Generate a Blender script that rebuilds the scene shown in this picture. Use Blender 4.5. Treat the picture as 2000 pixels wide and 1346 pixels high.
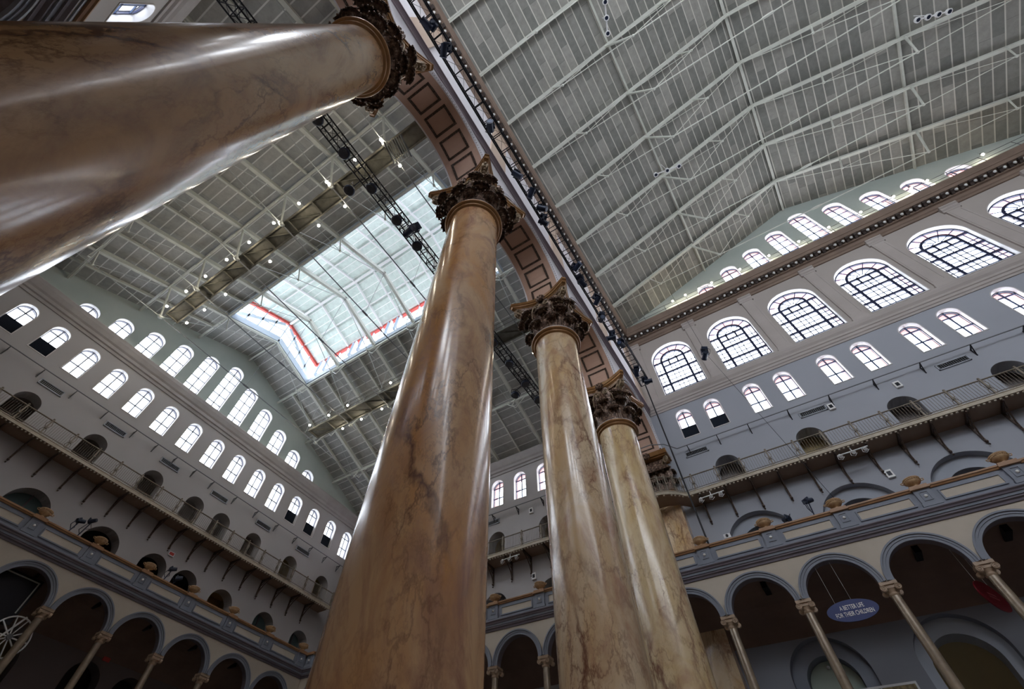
import bpy, math, random
from math import sin, cos, pi, radians, sqrt, atan2, hypot
from mathutils import Vector, Matrix
random.seed(7)
for o in list(bpy.data.objects): bpy.data.objects.remove(o)
SC = bpy.context.scene
COL = SC.collection
# ------------------------------------------------------------------ camera
CAM = Vector((4.992, 1.965, 1.5))
cd = bpy.data.cameras.new('camera'); cam = bpy.data.objects.new('camera', cd); COL.objects.link(cam)
RX = Vector((0.83253252, 0.55235116, 0.04240048)); UX = Vector((0.4298217, -0.69234068, 0.57958406)); FX = Vector((-0.34948951, 0.46429793, 0.81380865))
m3 = Matrix((RX, UX, -FX)).transposed()
cam.matrix_world = Matrix.Translation(CAM) @ m3.to_4x4()
cd.sensor_fit = 'HORIZONTAL'; cd.sensor_width = 36.0; cd.lens = 888.18 * 36.0 / 2000.0
cd.shift_x = 53.639 / 2000.0; cd.shift_y = -2.802 / 2000.0
cd.clip_start = .05; cd.clip_end = 500
SC.camera = cam
# ------------------------------------------------------------------ world, exposure
SC.view_settings.view_transform = 'Standard'; SC.view_settings.look = 'None'
SC.view_settings.gamma = 1.0; SC.view_settings.exposure = 0.9
SC.view_settings.use_curve_mapping = False
wd = bpy.data.worlds.new('overcast_sky'); SC.world = wd; wd.use_nodes = True
nt = wd.node_tree; nt.nodes.clear()
_o = nt.nodes.new('ShaderNodeOutputWorld'); _b = nt.nodes.new('ShaderNodeBackground')
_b.inputs[0].default_value = (0.88, 0.93, 1.0, 1); _b.inputs[1].default_value = 6.2
nt.links.new(_b.outputs[0], _o.inputs[0])
try:
    SC.cycles.use_denoising = True
    SC.cycles.max_bounces = 7; SC.cycles.diffuse_bounces = 5; SC.cycles.glossy_bounces = 3
    SC.cycles.transparent_max_bounces = 8; SC.cycles.sample_clamp_indirect = 6.0
    SC.cycles.caustics_reflective = False; SC.cycles.caustics_refractive = False
except Exception: pass
# ------------------------------------------------------------------ main dimensions (metres)
S = 7.24            # column spacing
YC = 10.86          # middle of the hall
W = 28.96; WN = 2*YC - W            # long walls
L = 29.76                           # end wall of the wing
YA = 25.46; LA = 26.37              # arcade faces
XC = 18.9; XE = 2*XC                # centre court
AK = 3.074; AX0 = 1.73; AY0 = 9.562 # arcade bays
EAVE_C, RIDGE_C, MC = 38.10, 45.3, 0.40
RIDGE_S, MS = 35.5, 0.381
def zc(x): return RIDGE_C - MC*abs(x-XC)
def zs(y): return RIDGE_S - MS*abs(y-YC)

def portal(name, loc, nrm, sx, sy):
    ld = bpy.data.lights.new(name, 'AREA'); ld.shape = 'RECTANGLE'; ld.size = sx; ld.size_y = sy
    ld.energy = 1; ld.cycles.is_portal = True
    o = bpy.data.objects.new(name, ld); COL.objects.link(o)
    n = Vector(nrm).normalized()
    # local x along the wall
    x = Vector((0, 0, 1)).cross(n)
    if x.length < .01: x = Vector((1, 0, 0))
    x.normalize(); y = (-n).cross(x) * -1
    z = -n; y = z.cross(x)
    o.matrix_world = Matrix.Translation(loc) @ Matrix((x, y, z)).transposed().to_4x4()
    return o
portal('daylight_portal_large_windows', (18.4, W+.8, 31.3), (0, -1, 0), 32, 6)
portal('daylight_portal_small_windows', (4, W+.8, 25.3), (0, -1, 0), 64, 2.8)
portal('daylight_portal_end_wall', (-L-.8, YC, 25.3), (1, 0, 0), 33, 2.8)
portal('daylight_portal_end_gable', (-L-.8, YC, 31), (1, 0, 0), 24, 5.4)
portal('daylight_portal_centre_gable', (19, W+.8, 40.4), (0, -1, 0), 22, 6)
portal('daylight_portal_near_large_windows', (18.4, WN-.8, 31.3), (0, 1, 0), 32, 6)
portal('daylight_portal_near_small_windows', (4, WN-.8, 25.3), (0, 1, 0), 64, 2.8)
portal('daylight_portal_skylight', (-14.8, YC, 38.6), (0, 0, -1), 23, 10.5)

# ------------------------------------------------------------------ materials
def mat(name, col, rough=.6, metal=0.0, spec=.4, emit=None, coat=0.0):
    m = bpy.data.materials.new(name); m.use_nodes = True
    b = m.node_tree.nodes['Principled BSDF']
    b.inputs['Base Color'].default_value = (*col, 1); b.inputs['Roughness'].default_value = rough
    b.inputs['Metallic'].default_value = metal; b.inputs['Specular IOR Level'].default_value = spec
    if coat: b.inputs['Coat Weight'].default_value = coat; b.inputs['Coat Roughness'].default_value = .12
    if emit:
        b.inputs['Emission Color'].default_value = (*emit[0], 1); b.inputs['Emission Strength'].default_value = emit[1]
    return m
def N(m, t, **k):
    n = m.node_tree.nodes.new('ShaderNode' + t)
    for a, v in k.items():
        if a.startswith('i_'): n.inputs[a[2:].replace('_', ' ')].default_value = v
        else: setattr(n, a, v)
    return n
def Lk(m, a, b): m.node_tree.links.new(a, b)
def mottled(name, c1, c2, scale=.6, rough=.7, detail=6, metal=0, spec=.35, bump=0, c3=None, stops=(.35, .65)):
    m = mat(name, c1, rough, metal, spec); b = m.node_tree.nodes['Principled BSDF']
    tc = N(m, 'TexCoord'); n = N(m, 'TexNoise', i_Scale=scale, i_Detail=detail, i_Roughness=.6)
    r = N(m, 'ValToRGB'); r.color_ramp.elements[0].position = stops[0]; r.color_ramp.elements[1].position = stops[1]
    r.color_ramp.elements[0].color = (*c1, 1); r.color_ramp.elements[1].color = (*c2, 1)
    if c3: e = r.color_ramp.elements.new(.70); e.color = (*c3, 1)
    Lk(m, tc.outputs['Object'], n.inputs['Vector']); Lk(m, n.outputs['Fac'], r.inputs['Fac']); Lk(m, r.outputs['Color'], b.inputs['Base Color'])
    if bump:
        bp = N(m, 'Bump', i_Strength=bump, i_Distance=.02); Lk(m, n.outputs['Fac'], bp.inputs['Height']); Lk(m, bp.outputs['Normal'], b.inputs['Normal'])
    return m
def marble(name, base1, base2, cloud, vein, seed):
    m = mat(name, base1, .25, 0, .6, coat=.5); b = m.node_tree.nodes['Principled BSDF']
    tc = N(m, 'TexCoord'); mp = N(m, 'Mapping'); mp.inputs['Location'].default_value = (seed*3.1, seed*1.7, seed*5.3); mp.inputs['Scale'].default_value = (1, 1, .42)
    Lk(m, tc.outputs['Object'], mp.inputs['Vector'])
    n1 = N(m, 'TexNoise', i_Scale=.55, i_Detail=5.0, i_Roughness=.55, i_Distortion=.8); Lk(m, mp.outputs[0], n1.inputs['Vector'])
    r1 = N(m, 'ValToRGB'); r1.color_ramp.elements[0].position = .36; r1.color_ramp.elements[1].position = .62
    r1.color_ramp.elements[0].color = (*base1, 1); r1.color_ramp.elements[1].color = (*base2, 1); Lk(m, n1.outputs['Fac'], r1.inputs['Fac'])
    n2 = N(m, 'TexNoise', i_Scale=.9, i_Detail=8.0, i_Roughness=.66, i_Distortion=1.6); Lk(m, mp.outputs[0], n2.inputs['Vector'])
    r2 = N(m, 'ValToRGB'); r2.color_ramp.elements[0].position = .47; r2.color_ramp.elements[1].position = .68
    r2.color_ramp.elements[0].color = (0, 0, 0, 1); r2.color_ramp.elements[1].color = (.8, .8, .8, 1); Lk(m, n2.outputs['Fac'], r2.inputs['Fac'])
    mx = N(m, 'Mix', data_type='RGBA'); Lk(m, r2.outputs['Color'], mx.inputs[0]); Lk(m, r1.outputs['Color'], mx.inputs[6]); mx.inputs[7].default_value = (*cloud, 1)
    # veins: thin ridges of strongly warped noise, two sizes
    prev = mx.outputs[2]
    for sc, wid, strg, dist in ((.5, .014, .9, 1.5), (1.3, .017, .7, 1.2), (2.9, .02, .35, .8)):
        nd = N(m, 'TexNoise', i_Scale=sc*1.7, i_Detail=6.0, i_Roughness=.6); Lk(m, mp.outputs[0], nd.inputs['Vector'])
        ad = N(m, 'VectorMath', operation='MULTIPLY_ADD'); Lk(m, nd.outputs['Color'], ad.inputs[0]); ad.inputs[1].default_value = (dist, dist, dist); Lk(m, mp.outputs[0], ad.inputs[2])
        v = N(m, 'TexVoronoi', feature='DISTANCE_TO_EDGE', i_Scale=sc); Lk(m, ad.outputs[0], v.inputs['Vector'])
        rr = N(m, 'ValToRGB'); rr.color_ramp.elements[0].position = 0; rr.color_ramp.elements[1].position = wid*3.2
        rr.color_ramp.elements[0].color = (strg, strg, strg, 1); rr.color_ramp.elements[1].color = (0, 0, 0, 1); Lk(m, v.outputs['Distance'], rr.inputs['Fac'])
        # veins fade in and out
        nf = N(m, 'TexNoise', i_Scale=.8, i_Detail=2.0); Lk(m, mp.outputs[0], nf.inputs['Vector'])
        mr = N(m, 'MapRange'); mr.inputs['From Min'].default_value = .38; mr.inputs['From Max'].default_value = .62; Lk(m, nf.outputs['Fac'], mr.inputs['Value'])
        mu = N(m, 'Math', operation='MULTIPLY'); Lk(m, rr.outputs['Color'], mu.inputs[0]); Lk(m, mr.outputs[0], mu.inputs[1])
        m2 = N(m, 'Mix', data_type='RGBA'); Lk(m, mu.outputs[0], m2.inputs[0]); Lk(m, prev, m2.inputs[6]); m2.inputs[7].default_value = (*vein, 1)
        prev = m2.outputs[2]
    Lk(m, prev, b.inputs['Base Color'])
    return m
def roof_mat(name, axis, pitch, c_lo, c_hi, c_line):
    """boards of acoustic tile: light T-bars every `pitch` metres across `axis`, grey tiles of varied tone between"""
    m = mat(name, c_lo, .85, 0, .2); b = m.node_tree.nodes['Principled BSDF']
    tc = N(m, 'TexCoord'); sp = N(m, 'SeparateXYZ'); Lk(m, tc.outputs['Object'], sp.inputs[0])
    across, along = (sp.outputs[0], sp.outputs[1]) if axis == 'x' else (sp.outputs[1], sp.outputs[0])
    cb = N(m, 'CombineXYZ'); Lk(m, along, cb.inputs[0]); Lk(m, across, cb.inputs[1])
    br = N(m, 'TexBrick', i_Scale=1.0); br.inputs['Brick Width'].default_value = 2.1; br.inputs['Row Height'].default_value = pitch
    br.inputs['Mortar Size'].default_value = .012; br.inputs['Mortar Smooth'].default_value = .1; br.offset = .37; br.offset_frequency = 3
    br.inputs['Color1'].default_value = (*c_lo, 1); br.inputs['Color2'].default_value = (*c_hi, 1); br.inputs['Bias'].default_value = -.25
    br.inputs['Mortar'].default_value = tuple(x*.8 for x in c_lo) + (1,)
    Lk(m, cb.outputs[0], br.inputs['Vector'])
    ns = N(m, 'TexNoise', i_Scale=2.2, i_Detail=7.0, i_Roughness=.7); Lk(m, cb.outputs[0], ns.inputs['Vector'])
    rr = N(m, 'ValToRGB'); rr.color_ramp.elements[0].position = .25; rr.color_ramp.elements[1].position = .75
    rr.color_ramp.elements[0].color = (.78, .78, .78, 1); rr.color_ramp.elements[1].color = (1.15, 1.15, 1.15, 1); Lk(m, ns.outputs['Fac'], rr.inputs['Fac'])
    ml = N(m, 'Mix', data_type='RGBA', blend_type='MULTIPLY'); ml.inputs[0].default_value = 1; Lk(m, br.outputs['Color'], ml.inputs[6]); Lk(m, rr.outputs['Color'], ml.inputs[7])
    # light bars
    md = N(m, 'Math', operation='PINGPONG'); md.inputs[1].default_value = pitch/2; Lk(m, across, md.inputs[0])
    lt = N(m, 'Math', operation='LESS_THAN'); lt.inputs[1].default_value = .034; Lk(m, md.outputs[0], lt.inputs[0])
    mx = N(m, 'Mix', data_type='RGBA'); Lk(m, lt.outputs[0], mx.inputs[0]); Lk(m, ml.outputs[2], mx.inputs[6]); mx.inputs[7].default_value = (*c_line, 1)
    Lk(m, mx.outputs[2], b.inputs['Base Color'])
    return m
def light_tinted_wall(name, lo, hi, z, base):  # light and shade tints put into the wall colour by height
    m = mottled(name, lo, lo, .35, .75); b = m.node_tree.nodes['Principled BSDF']
    tc = N(m, 'TexCoord'); sp = N(m, 'SeparateXYZ'); Lk(m, tc.outputs['Object'], sp.inputs[0])
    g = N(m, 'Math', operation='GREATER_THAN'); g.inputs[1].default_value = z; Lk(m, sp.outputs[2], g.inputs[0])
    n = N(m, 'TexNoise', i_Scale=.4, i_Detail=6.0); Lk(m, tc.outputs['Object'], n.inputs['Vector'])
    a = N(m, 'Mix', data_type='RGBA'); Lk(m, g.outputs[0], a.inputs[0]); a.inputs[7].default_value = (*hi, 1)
    g2 = N(m, 'Math', operation='GREATER_THAN'); g2.inputs[1].default_value = 13.0; Lk(m, sp.outputs[2], g2.inputs[0])  # below the terrace the base tone is painted gallery shade
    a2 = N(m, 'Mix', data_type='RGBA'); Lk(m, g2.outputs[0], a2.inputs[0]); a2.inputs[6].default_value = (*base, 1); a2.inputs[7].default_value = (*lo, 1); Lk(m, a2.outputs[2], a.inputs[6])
    r = N(m, 'ValToRGB'); r.color_ramp.elements[0].color = (.9, .9, .9, 1); r.color_ramp.elements[1].color = (1.08, 1.08, 1.08, 1); Lk(m, n.outputs['Fac'], r.inputs['Fac'])
    x = N(m, 'Mix', data_type='RGBA', blend_type='MULTIPLY'); x.inputs[0].default_value = 1; Lk(m, a.outputs[2], x.inputs[6]); Lk(m, r.outputs['Color'], x.inputs[7]); Lk(m, x.outputs[2], b.inputs['Base Color'])
    return m
def glass_mat():
    m = bpy.data.materials.new('window_glass'); m.use_nodes = True; t = m.node_tree; t.nodes.clear()
    o = t.nodes.new('ShaderNodeOutputMaterial'); a = t.nodes.new('ShaderNodeBsdfTransparent'); g = t.nodes.new('ShaderNodeBsdfGlossy'); x = t.nodes.new('ShaderNodeMixShader')
    a.inputs[0].default_value = (.95, .97, 1, 1); g.inputs['Roughness'].default_value = .03; x.inputs[0].default_value = .05
    t.links.new(a.outputs[0], x.inputs[1]); t.links.new(g.outputs[0], x.inputs[2]); t.links.new(x.outputs[0], o.inputs[0]); return m

M = {}
M['wall'] = mottled('grey_wall_paint', (.41, .395, .405), (.47, .455, .46), .35, .75)
M['wall_c'] = mottled('warm_grey_wall_paint', (.42, .38, .36), (.48, .44, .42), .35, .75)
M['wall_tinted'] = light_tinted_wall('taupe_wall_with_painted_light', (.37, .39, .44), (.44, .40, .375), 27.0, (.22, .23, .27))  # cool light below the string course and gallery shade put into the colour
M['wall_west'] = light_tinted_wall('grey_end_wall_with_painted_shade', (.41, .395, .40), (.43, .41, .41), 27.0, (.15, .125, .125))  # shade of the gallery put into the colour of the wall's foot
M['gable'] = mottled('sage_grey_paint', (.40, .455, .43), (.46, .51, .48), .3, .8)
M['lower'] = mottled('blue_grey_paint', (.36, .39, .45), (.43, .46, .52), .4, .75)
M['soffit'] = mottled('rose_beige_paint', (.50, .33, .26), (.56, .38, .30), .5, .7)
M['lilac'] = mottled('lilac_white_paint', (.74, .73, .78), (.80, .79, .84), .5, .6)
M['tan'] = mottled('tan_panel_paint', (.56, .44, .36), (.62, .50, .41), .5, .7)
M['string'] = mottled('mauve_moulding_paint', (.30, .25, .28), (.36, .31, .34), .8, .6)
M['cornice'] = mottled('umber_cornice_paint', (.20, .145, .115), (.26, .19, .15), .7, .55)
M['bracket'] = mat('dark_umber_bracket', (.06, .045, .04), .5)
M['cornice_tan'] = mottled('copper_tan_cornice', (.38, .20, .11), (.45, .25, .15), .7, .5)
M['rope'] = mottled('dark_bronze_rope', (.035, .022, .018), (.15, .105, .08), 12, .45, metal=.2)
M['white'] = mat('white_gloss_paint', (.80, .80, .80), .4)
M['steel'] = mottled('pale_green_steel', (.55, .57, .52), (.65, .67, .61), 1.2, .45)
M['rod'] = mat('grey_tie_rod', (.42, .45, .44), .45, .2)
M['rod_dark'] = mat('dark_tie_rod', (.16, .17, .18), .45, .4)
M['roof_c'] = roof_mat('grey_tile_roof_centre', 'x', .60, (.22, .225, .21), (.41, .40, .37), (.60, .585, .54))
M['roof_s'] = roof_mat('grey_tile_roof_wing', 'y', .66, (.36, .37, .36), (.46, .46, .44), (.72, .74, .72))
M['roof_l'] = roof_mat('pale_tile_roof_lantern', 'y', .66, (.64, .74, .69), (.74, .83, .78), (.92, .95, .92))
M['red'] = mottled('red_oxide_steel', (.42, .05, .045), (.52, .08, .06), 1, .5)
M['bluesteel'] = mat('pale_blue_steel', (.45, .52, .60), .5)
M['blue'] = mat('dark_blue_window_frame', (.015, .02, .06), .4)
M['bluethin'] = mat('blue_grey_muntin', (.06, .09, .17), .4)
M['bluethin2'] = mat('pale_blue_grey_muntin', (.30, .33, .40), .4)
M['glass'] = glass_mat()
M['brick'] = mottled('pink_brick_reveal', (.50, .22, .20), (.60, .32, .30), 3, .85)
M['reveal'] = mat('white_reveal_plaster', (.60, .585, .585), .6)
M['louvre'] = mat('blue_black_louvre', (.02, .03, .05), .5)
M['marble1'] = marble('golden_marble_shaded', (.40, .22, .10), (.50, .34, .19), (.22, .11, .07), (.08, .03, .02), 1.0)  # darker golden marble, the unlit look of the near column put into colour
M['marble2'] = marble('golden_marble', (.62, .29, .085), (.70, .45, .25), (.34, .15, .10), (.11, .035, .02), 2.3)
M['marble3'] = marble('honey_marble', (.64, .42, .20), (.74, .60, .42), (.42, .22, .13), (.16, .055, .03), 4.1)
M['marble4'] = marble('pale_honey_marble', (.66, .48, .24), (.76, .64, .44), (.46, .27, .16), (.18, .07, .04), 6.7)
M['gold'] = mottled('brown_gilt', (.24, .115, .04), (.34, .18, .07), 2, .28, metal=.3, spec=.5)
M['bronze'] = mottled('dark_bronze_leaf', (.045, .026, .018), (.20, .12, .085), 9, .33, metal=.35, spec=.6, c3=(.55, .42, .32), stops=(.38, .56))
M['bronze_hi'] = mottled('worn_gilt_scroll', (.16, .11, .07), (.34, .26, .17), 7, .35, metal=.4)
M['black'] = mat('black_truss_steel', (.012, .013, .018), .35, .5)
M['lamp_body'] = mat('navy_black_lamp_housing', (.014, .022, .048), .3, .2)
M['bulb'] = mat('glowing_bulb', (1, .95, .85), .4, emit=((1, .88, .68), 60))
M['ball'] = mat('white_rosette', (.85, .85, .85), .4)
M['deckplate'] = mottled('khaki_catwalk_mesh', (.085, .083, .068), (.12, .117, .095), 4, .7)
M['trimgrey'] = mottled('slate_blue_moulding', (.19, .21, .26), (.23, .25, .305), .8, .55)
M['trimdark'] = mottled('plum_grey_moulding', (.13, .115, .14), (.17, .15, .18), .8, .55)
M['cream'] = mottled('cream_plaster', (.47, .42, .35), (.54, .48, .41), .6, .7)
M['cope'] = mottled('gilt_wood_cope', (.28, .15, .075), (.36, .20, .10), 2, .4)
M['ionic'] = mottled('bronze_stone_shaft', (.24, .19, .14), (.34, .275, .20), 3, .24, metal=.25, spec=.6)
M['ioniccap'] = mottled('gilt_ionic_capital', (.34, .245, .17), (.44, .32, .23), 5, .45)
M['urn'] = mottled('tan_terracotta', (.42, .27, .15), (.55, .38, .22), 5, .55)
M['maroon'] = mottled('maroon_gallery_ceiling', (.15, .10, .08), (.20, .135, .11), .5, .8)
M['iron'] = mottled('bronze_iron', (.16, .135, .11), (.25, .215, .17), 3, .5, metal=.2)
M['ironpale'] = mottled('pale_bronze_slab_edge', (.42, .37, .29), (.52, .46, .37), 3, .5)
M['underside'] = mottled('brown_balcony_soffit', (.28, .20, .15), (.34, .25, .19), .9, .7)
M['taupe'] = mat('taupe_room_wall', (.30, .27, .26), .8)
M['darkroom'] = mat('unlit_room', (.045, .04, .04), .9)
M['yellowroom'] = mat('ochre_room_wall', (.42, .33, .17), .8)
M['tealroom'] = mat('teal_room_wall', (.10, .16, .17), .7)
M['greypipe'] = mat('grey_pipe', (.20, .21, .23), .5)
M['whitemetal'] = mat('white_metal', (.75, .76, .78), .4)
M['carpet'] = mottled('beige_carpet', (.38, .33, .27), (.46, .40, .33), 3, .95)
M['signblue'] = mat('royal_blue_sign', (.022, .036, .15), .5)
M['signred'] = mat('crimson_sign', (.15, .006, .014), .35)
M['letter'] = mat('white_lettering', (.85, .85, .85), .5)
M['exit'] = mat('red_sign_face', (.5, .06, .05), .5)
M['cable'] = mat('black_cable', (.01, .01, .014), .5)

# ------------------------------------------------------------------ mesh helper
class MB:
    def __init__(s): s.v = []; s.f = []; s.mi = []; s.sm = []
    def add(s, vs, fs, smooth=False, mi=0):
        b = len(s.v); s.v += [tuple(x) for x in vs]
        for f in fs: s.f.append([i+b for i in f]); s.sm.append(smooth); s.mi.append(mi)
    def box(s, a, b, mi=0):
        x0, y0, z0 = [min(p, q) for p, q in zip(a, b)]; x1, y1, z1 = [max(p, q) for p, q in zip(a, b)]
        s.add([(x0,y0,z0),(x1,y0,z0),(x1,y1,z0),(x0,y1,z0),(x0,y0,z1),(x1,y0,z1),(x1,y1,z1),(x0,y1,z1)],
              [(0,3,2,1),(4,5,6,7),(0,1,5,4),(1,2,6,5),(2,3,7,6),(3,0,4,7)], False, mi)
    def bar(s, p0, p1, w, h, up=(0, 0, 1), mi=0):
        p0 = Vector(p0); p1 = Vector(p1); d = (p1-p0).normalized(); u = Vector(up)
        x = d.cross(u)
        if x.length < 1e-4: x = d.cross(Vector((1, 0, 0)))
        x.normalize(); y = x.cross(d).normalized()
        vs = [p + x*(i*w/2) + y*(j*h/2) for p in (p0, p1) for i, j in ((-1,-1),(1,-1),(1,1),(-1,1))]
        s.add(vs, [(3,2,1,0),(4,5,6,7),(0,1,5,4),(1,2,6,5),(2,3,7,6),(3,0,4,7)], False, mi)
    def tube(s, p0, p1, r, n=8, r1=None, mi=0, caps=True):
        p0 = Vector(p0); p1 = Vector(p1); d = (p1-p0).normalized(); r1 = r if r1 is None else r1
        x = d.orthogonal().normalized(); y = d.cross(x)
        vs = [p + (x*cos(2*pi*i/n) + y*sin(2*pi*i/n))*rr for p, rr in ((p0, r), (p1, r1)) for i in range(n)]
        fs = [(i, (i+1) % n, n+(i+1) % n, n+i) for i in range(n)]
        s.add(vs, fs, True, mi)
        if caps: s.add(vs, [tuple(range(n-1, -1, -1)), tuple(range(n, 2*n))], False, mi)
    def path(s, pts, r, n=6, mi=0):
        for a, b in zip(pts[:-1], pts[1:]): s.tube(a, b, r, n, mi=mi)
    def strip(s, pts, r, n=8, mi=0, rad=None):
        """one continuous tube through the points"""
        pts = [Vector(p) for p in pts]; vs = []; fs = []; x = None
        for k, p in enumerate(pts):
            d = (pts[min(k+1, len(pts)-1)] - pts[max(k-1, 0)]).normalized()
            if x is None: x = d.orthogonal().normalized()
            x = (x - d*x.dot(d)).normalized(); y = d.cross(x); rr = r if rad is None else rad[k]
            vs += [p + (x*cos(2*pi*i/n) + y*sin(2*pi*i/n))*rr for i in range(n)]
        for k in range(len(pts)-1):
            fs += [(k*n+i, k*n+(i+1) % n, (k+1)*n+(i+1) % n, (k+1)*n+i) for i in range(n)]
        s.add(vs, fs, True, mi); e = (len(pts)-1)*n
        s.add(vs, [tuple(range(n-1, -1, -1)), tuple(range(e, e+n))], False, mi)
    def lathe(s, prof, n=32, c=(0, 0, 0), mi=0, smooth=True, cap=True):
        vs = []; fs = []
        for r, z in prof: vs += [(c[0]+r*cos(2*pi*i/n), c[1]+r*sin(2*pi*i/n), c[2]+z) for i in range(n)]
        for k in range(len(prof)-1): fs += [(k*n+i, k*n+(i+1) % n, (k+1)*n+(i+1) % n, (k+1)*n+i) for i in range(n)]
        s.add(vs, fs, smooth, mi)
        if cap:
            e = (len(prof)-1)*n; s.add(vs, [tuple(range(n-1, -1, -1)), tuple(range(e, e+n))], False, mi)
    def ball(s, c, r, n=10, mi=0, sz=1.0):
        pr = [(max(1e-3, r*sin(pi*k/n)), -r*sz*cos(pi*k/n)) for k in range(n+1)]
        s.lathe(pr, n+2, c, mi, True, False)
    def sweep(s, prof, A, B, out, mi=0):
        """profile of (outward, z) points, closed, run from A to B; `out` is the outward direction"""
        o = Vector(out); n = len(prof); vs = [Vector(P)+o*a+Vector((0, 0, z)) for P in (A, B) for a, z in prof]
        fs = [(i, (i+1) % n, n+(i+1) % n, n+i) for i in range(n)]
        s.add(vs, fs, False, mi); s.add(vs, [tuple(range(n-1, -1, -1)), tuple(range(n, 2*n))], False, mi)
    def mapped(s, fn): s.v = [tuple(fn(*p)) for p in s.v]; return s
    def build(s, name, m, parent=None, loc=None):
        me = bpy.data.meshes.new(name); me.from_pydata(s.v, [], s.f)
        for q in (m if isinstance(m, (list, tuple)) else [m]): me.materials.append(q)
        me.polygons.foreach_set('use_smooth', s.sm); me.polygons.foreach_set('material_index', s.mi); me.update()
        import bmesh
        bm = bmesh.new(); bm.from_mesh(me); bmesh.ops.recalc_face_normals(bm, faces=bm.faces); bm.to_mesh(me); bm.free()
        o = bpy.data.objects.new(name, me); COL.objects.link(o)
        if parent: o.parent = parent
        if loc: o.location = loc
        return o
def tag(o, label, cat=None, group=None, kind=None):
    o['label'] = label
    if cat: o['category'] = cat
    if group: o['group'] = group
    if kind: o['kind'] = kind
    return o
def struct(o, label, cat='building'): return tag(o, label, cat, None, 'structure')
def empty(name, loc=(0, 0, 0), rz=0):
    o = bpy.data.objects.new(name, None); o.location = loc; o.rotation_euler = (0, 0, rz); o.empty_display_size = .3; COL.objects.link(o); return o
def copy_tree(o, parent=None):
    c = o.copy(); COL.objects.link(c)
    if parent: c.parent = parent
    for ch in KIDS.get(o.name, []): copy_tree(ch, c)
    return c
KIDS = {}
def reg(root):
    """remember the children of a finished thing so that it can be copied quickly"""
    allc = {}
    for o in bpy.data.objects:
        if o.parent: allc.setdefault(o.parent.name, []).append(o)
    def rec(o):
        KIDS[o.name] = allc.get(o.name, [])
        for c in KIDS[o.name]: rec(c)
    rec(root)
ORD = 'first second third fourth fifth sixth seventh eighth ninth tenth eleventh twelfth thirteenth fourteenth fifteenth sixteenth seventeenth eighteenth nineteenth twentieth twenty-first twenty-second twenty-third twenty-fourth twenty-fifth twenty-sixth twenty-seventh twenty-eighth twenty-ninth thirtieth'.split()

def arch_pts(cx, z0, z1, r, n=20):
    """closed outline of a round-headed opening: sill z0, crown z1, half width r"""
    zc_ = z1 - r
    return [(cx-r, z0), (cx+r, z0)] + [(cx+r*cos(pi*i/n), zc_+r*sin(pi*i/n)) for i in range(n+1)]
def plate(name, outer, holes, thick, fn, m, parent=None):
    """filled polygon with holes, extruded by `thick` away from the room; fn maps (u,v,w) to the world"""
    cu = bpy.data.curves.new(name, 'CURVE'); cu.dimensions = '2D'; cu.fill_mode = 'BOTH'; cu.extrude = thick/2
    for ring in [outer]+holes:
        sp = cu.splines.new('POLY'); sp.points.add(len(ring)-1); sp.use_cyclic_u = True
        for p, q in zip(sp.points, ring): p.co = (q[0], q[1], 0, 1)
    t = bpy.data.objects.new('t', cu); me = bpy.data.meshes.new_from_object(t); bpy.data.objects.remove(t); bpy.data.curves.remove(cu)
    for v in me.vertices: v.co = Vector(fn(v.co.x, v.co.y, v.co.z + thick/2))
    import bmesh
    bm = bmesh.new(); bm.from_mesh(me); bmesh.ops.remove_doubles(bm, verts=bm.verts, dist=1e-4); bmesh.ops.recalc_face_normals(bm, faces=bm.faces); bm.to_mesh(me); bm.free()
    me.materials.clear()
    for q in (m if isinstance(m, (list, tuple)) else [m]): me.materials.append(q)
    me.name = name
    for p in me.polygons: p.use_smooth = False
    o = bpy.data.objects.new(name, me); COL.objects.link(o)
    if parent: o.parent = parent
    return o
FAR = lambda u, v, w: (u, W+w, v)
NEAR = lambda u, v, w: (u, WN-w, v)
LEFT = lambda u, v, w: (-L-w, u, v)
def offs(fn, dw): return lambda u, v, w: fn(u, v, w+dw)

# ================================================================== SETTING: walls
TH = .95
BIGX = [4.22+4.74*k for k in range(7)]
SMALLX = [x+d for x in BIGX for d in (-1.01, 1.01)]
GABX = [19.0+2.4*k for k in range(-4, 5)]
def gab_top(k): return 43.6 - .98*abs(k)
WINGX = [-1.9-2.185*k for k in range(13)]
LEFTK = list(range(-7, 9)); LEFTY = [10.85+2.176*k for k in LEFTK]
LG = list(range(-5, 6)); LGY = [10.75+2.18*k for k in LG]
def lg_top(k): return 33.55 - .83*abs(k)
ARCHX = [4.45+4.82*k for k in range(6)]           # broad arches on the terrace, centre court
NICHX = [4.45+4.75*k for k in range(6)]           # arches inside the gallery
DOORX = [4.45+4.8*k for k in range(6)]            # iron balcony doors
WDOORX = [-8.4, -12.8, -17.2, -21.6, -25.5]
LDOORY = [-6.5, -2.4, 1.9, 6.31, 10.59, 14.05, 16.45, 19.55, 23.42, 27.1]
LARCH = [(1.9, 1.2), (6.0, 1.2), (10.4, 1.12), (13.9, .92), (16.3, .9), (19.3, .95), (23.2, .9), (26.7, .85)]
LNICH = [(9.6, 1.15), (14.0, .9), (16.6, .9), (19.8, .9), (23.2, .9), (5.0, 1.2)]
BZ = 19.0    # iron balcony floor
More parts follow.
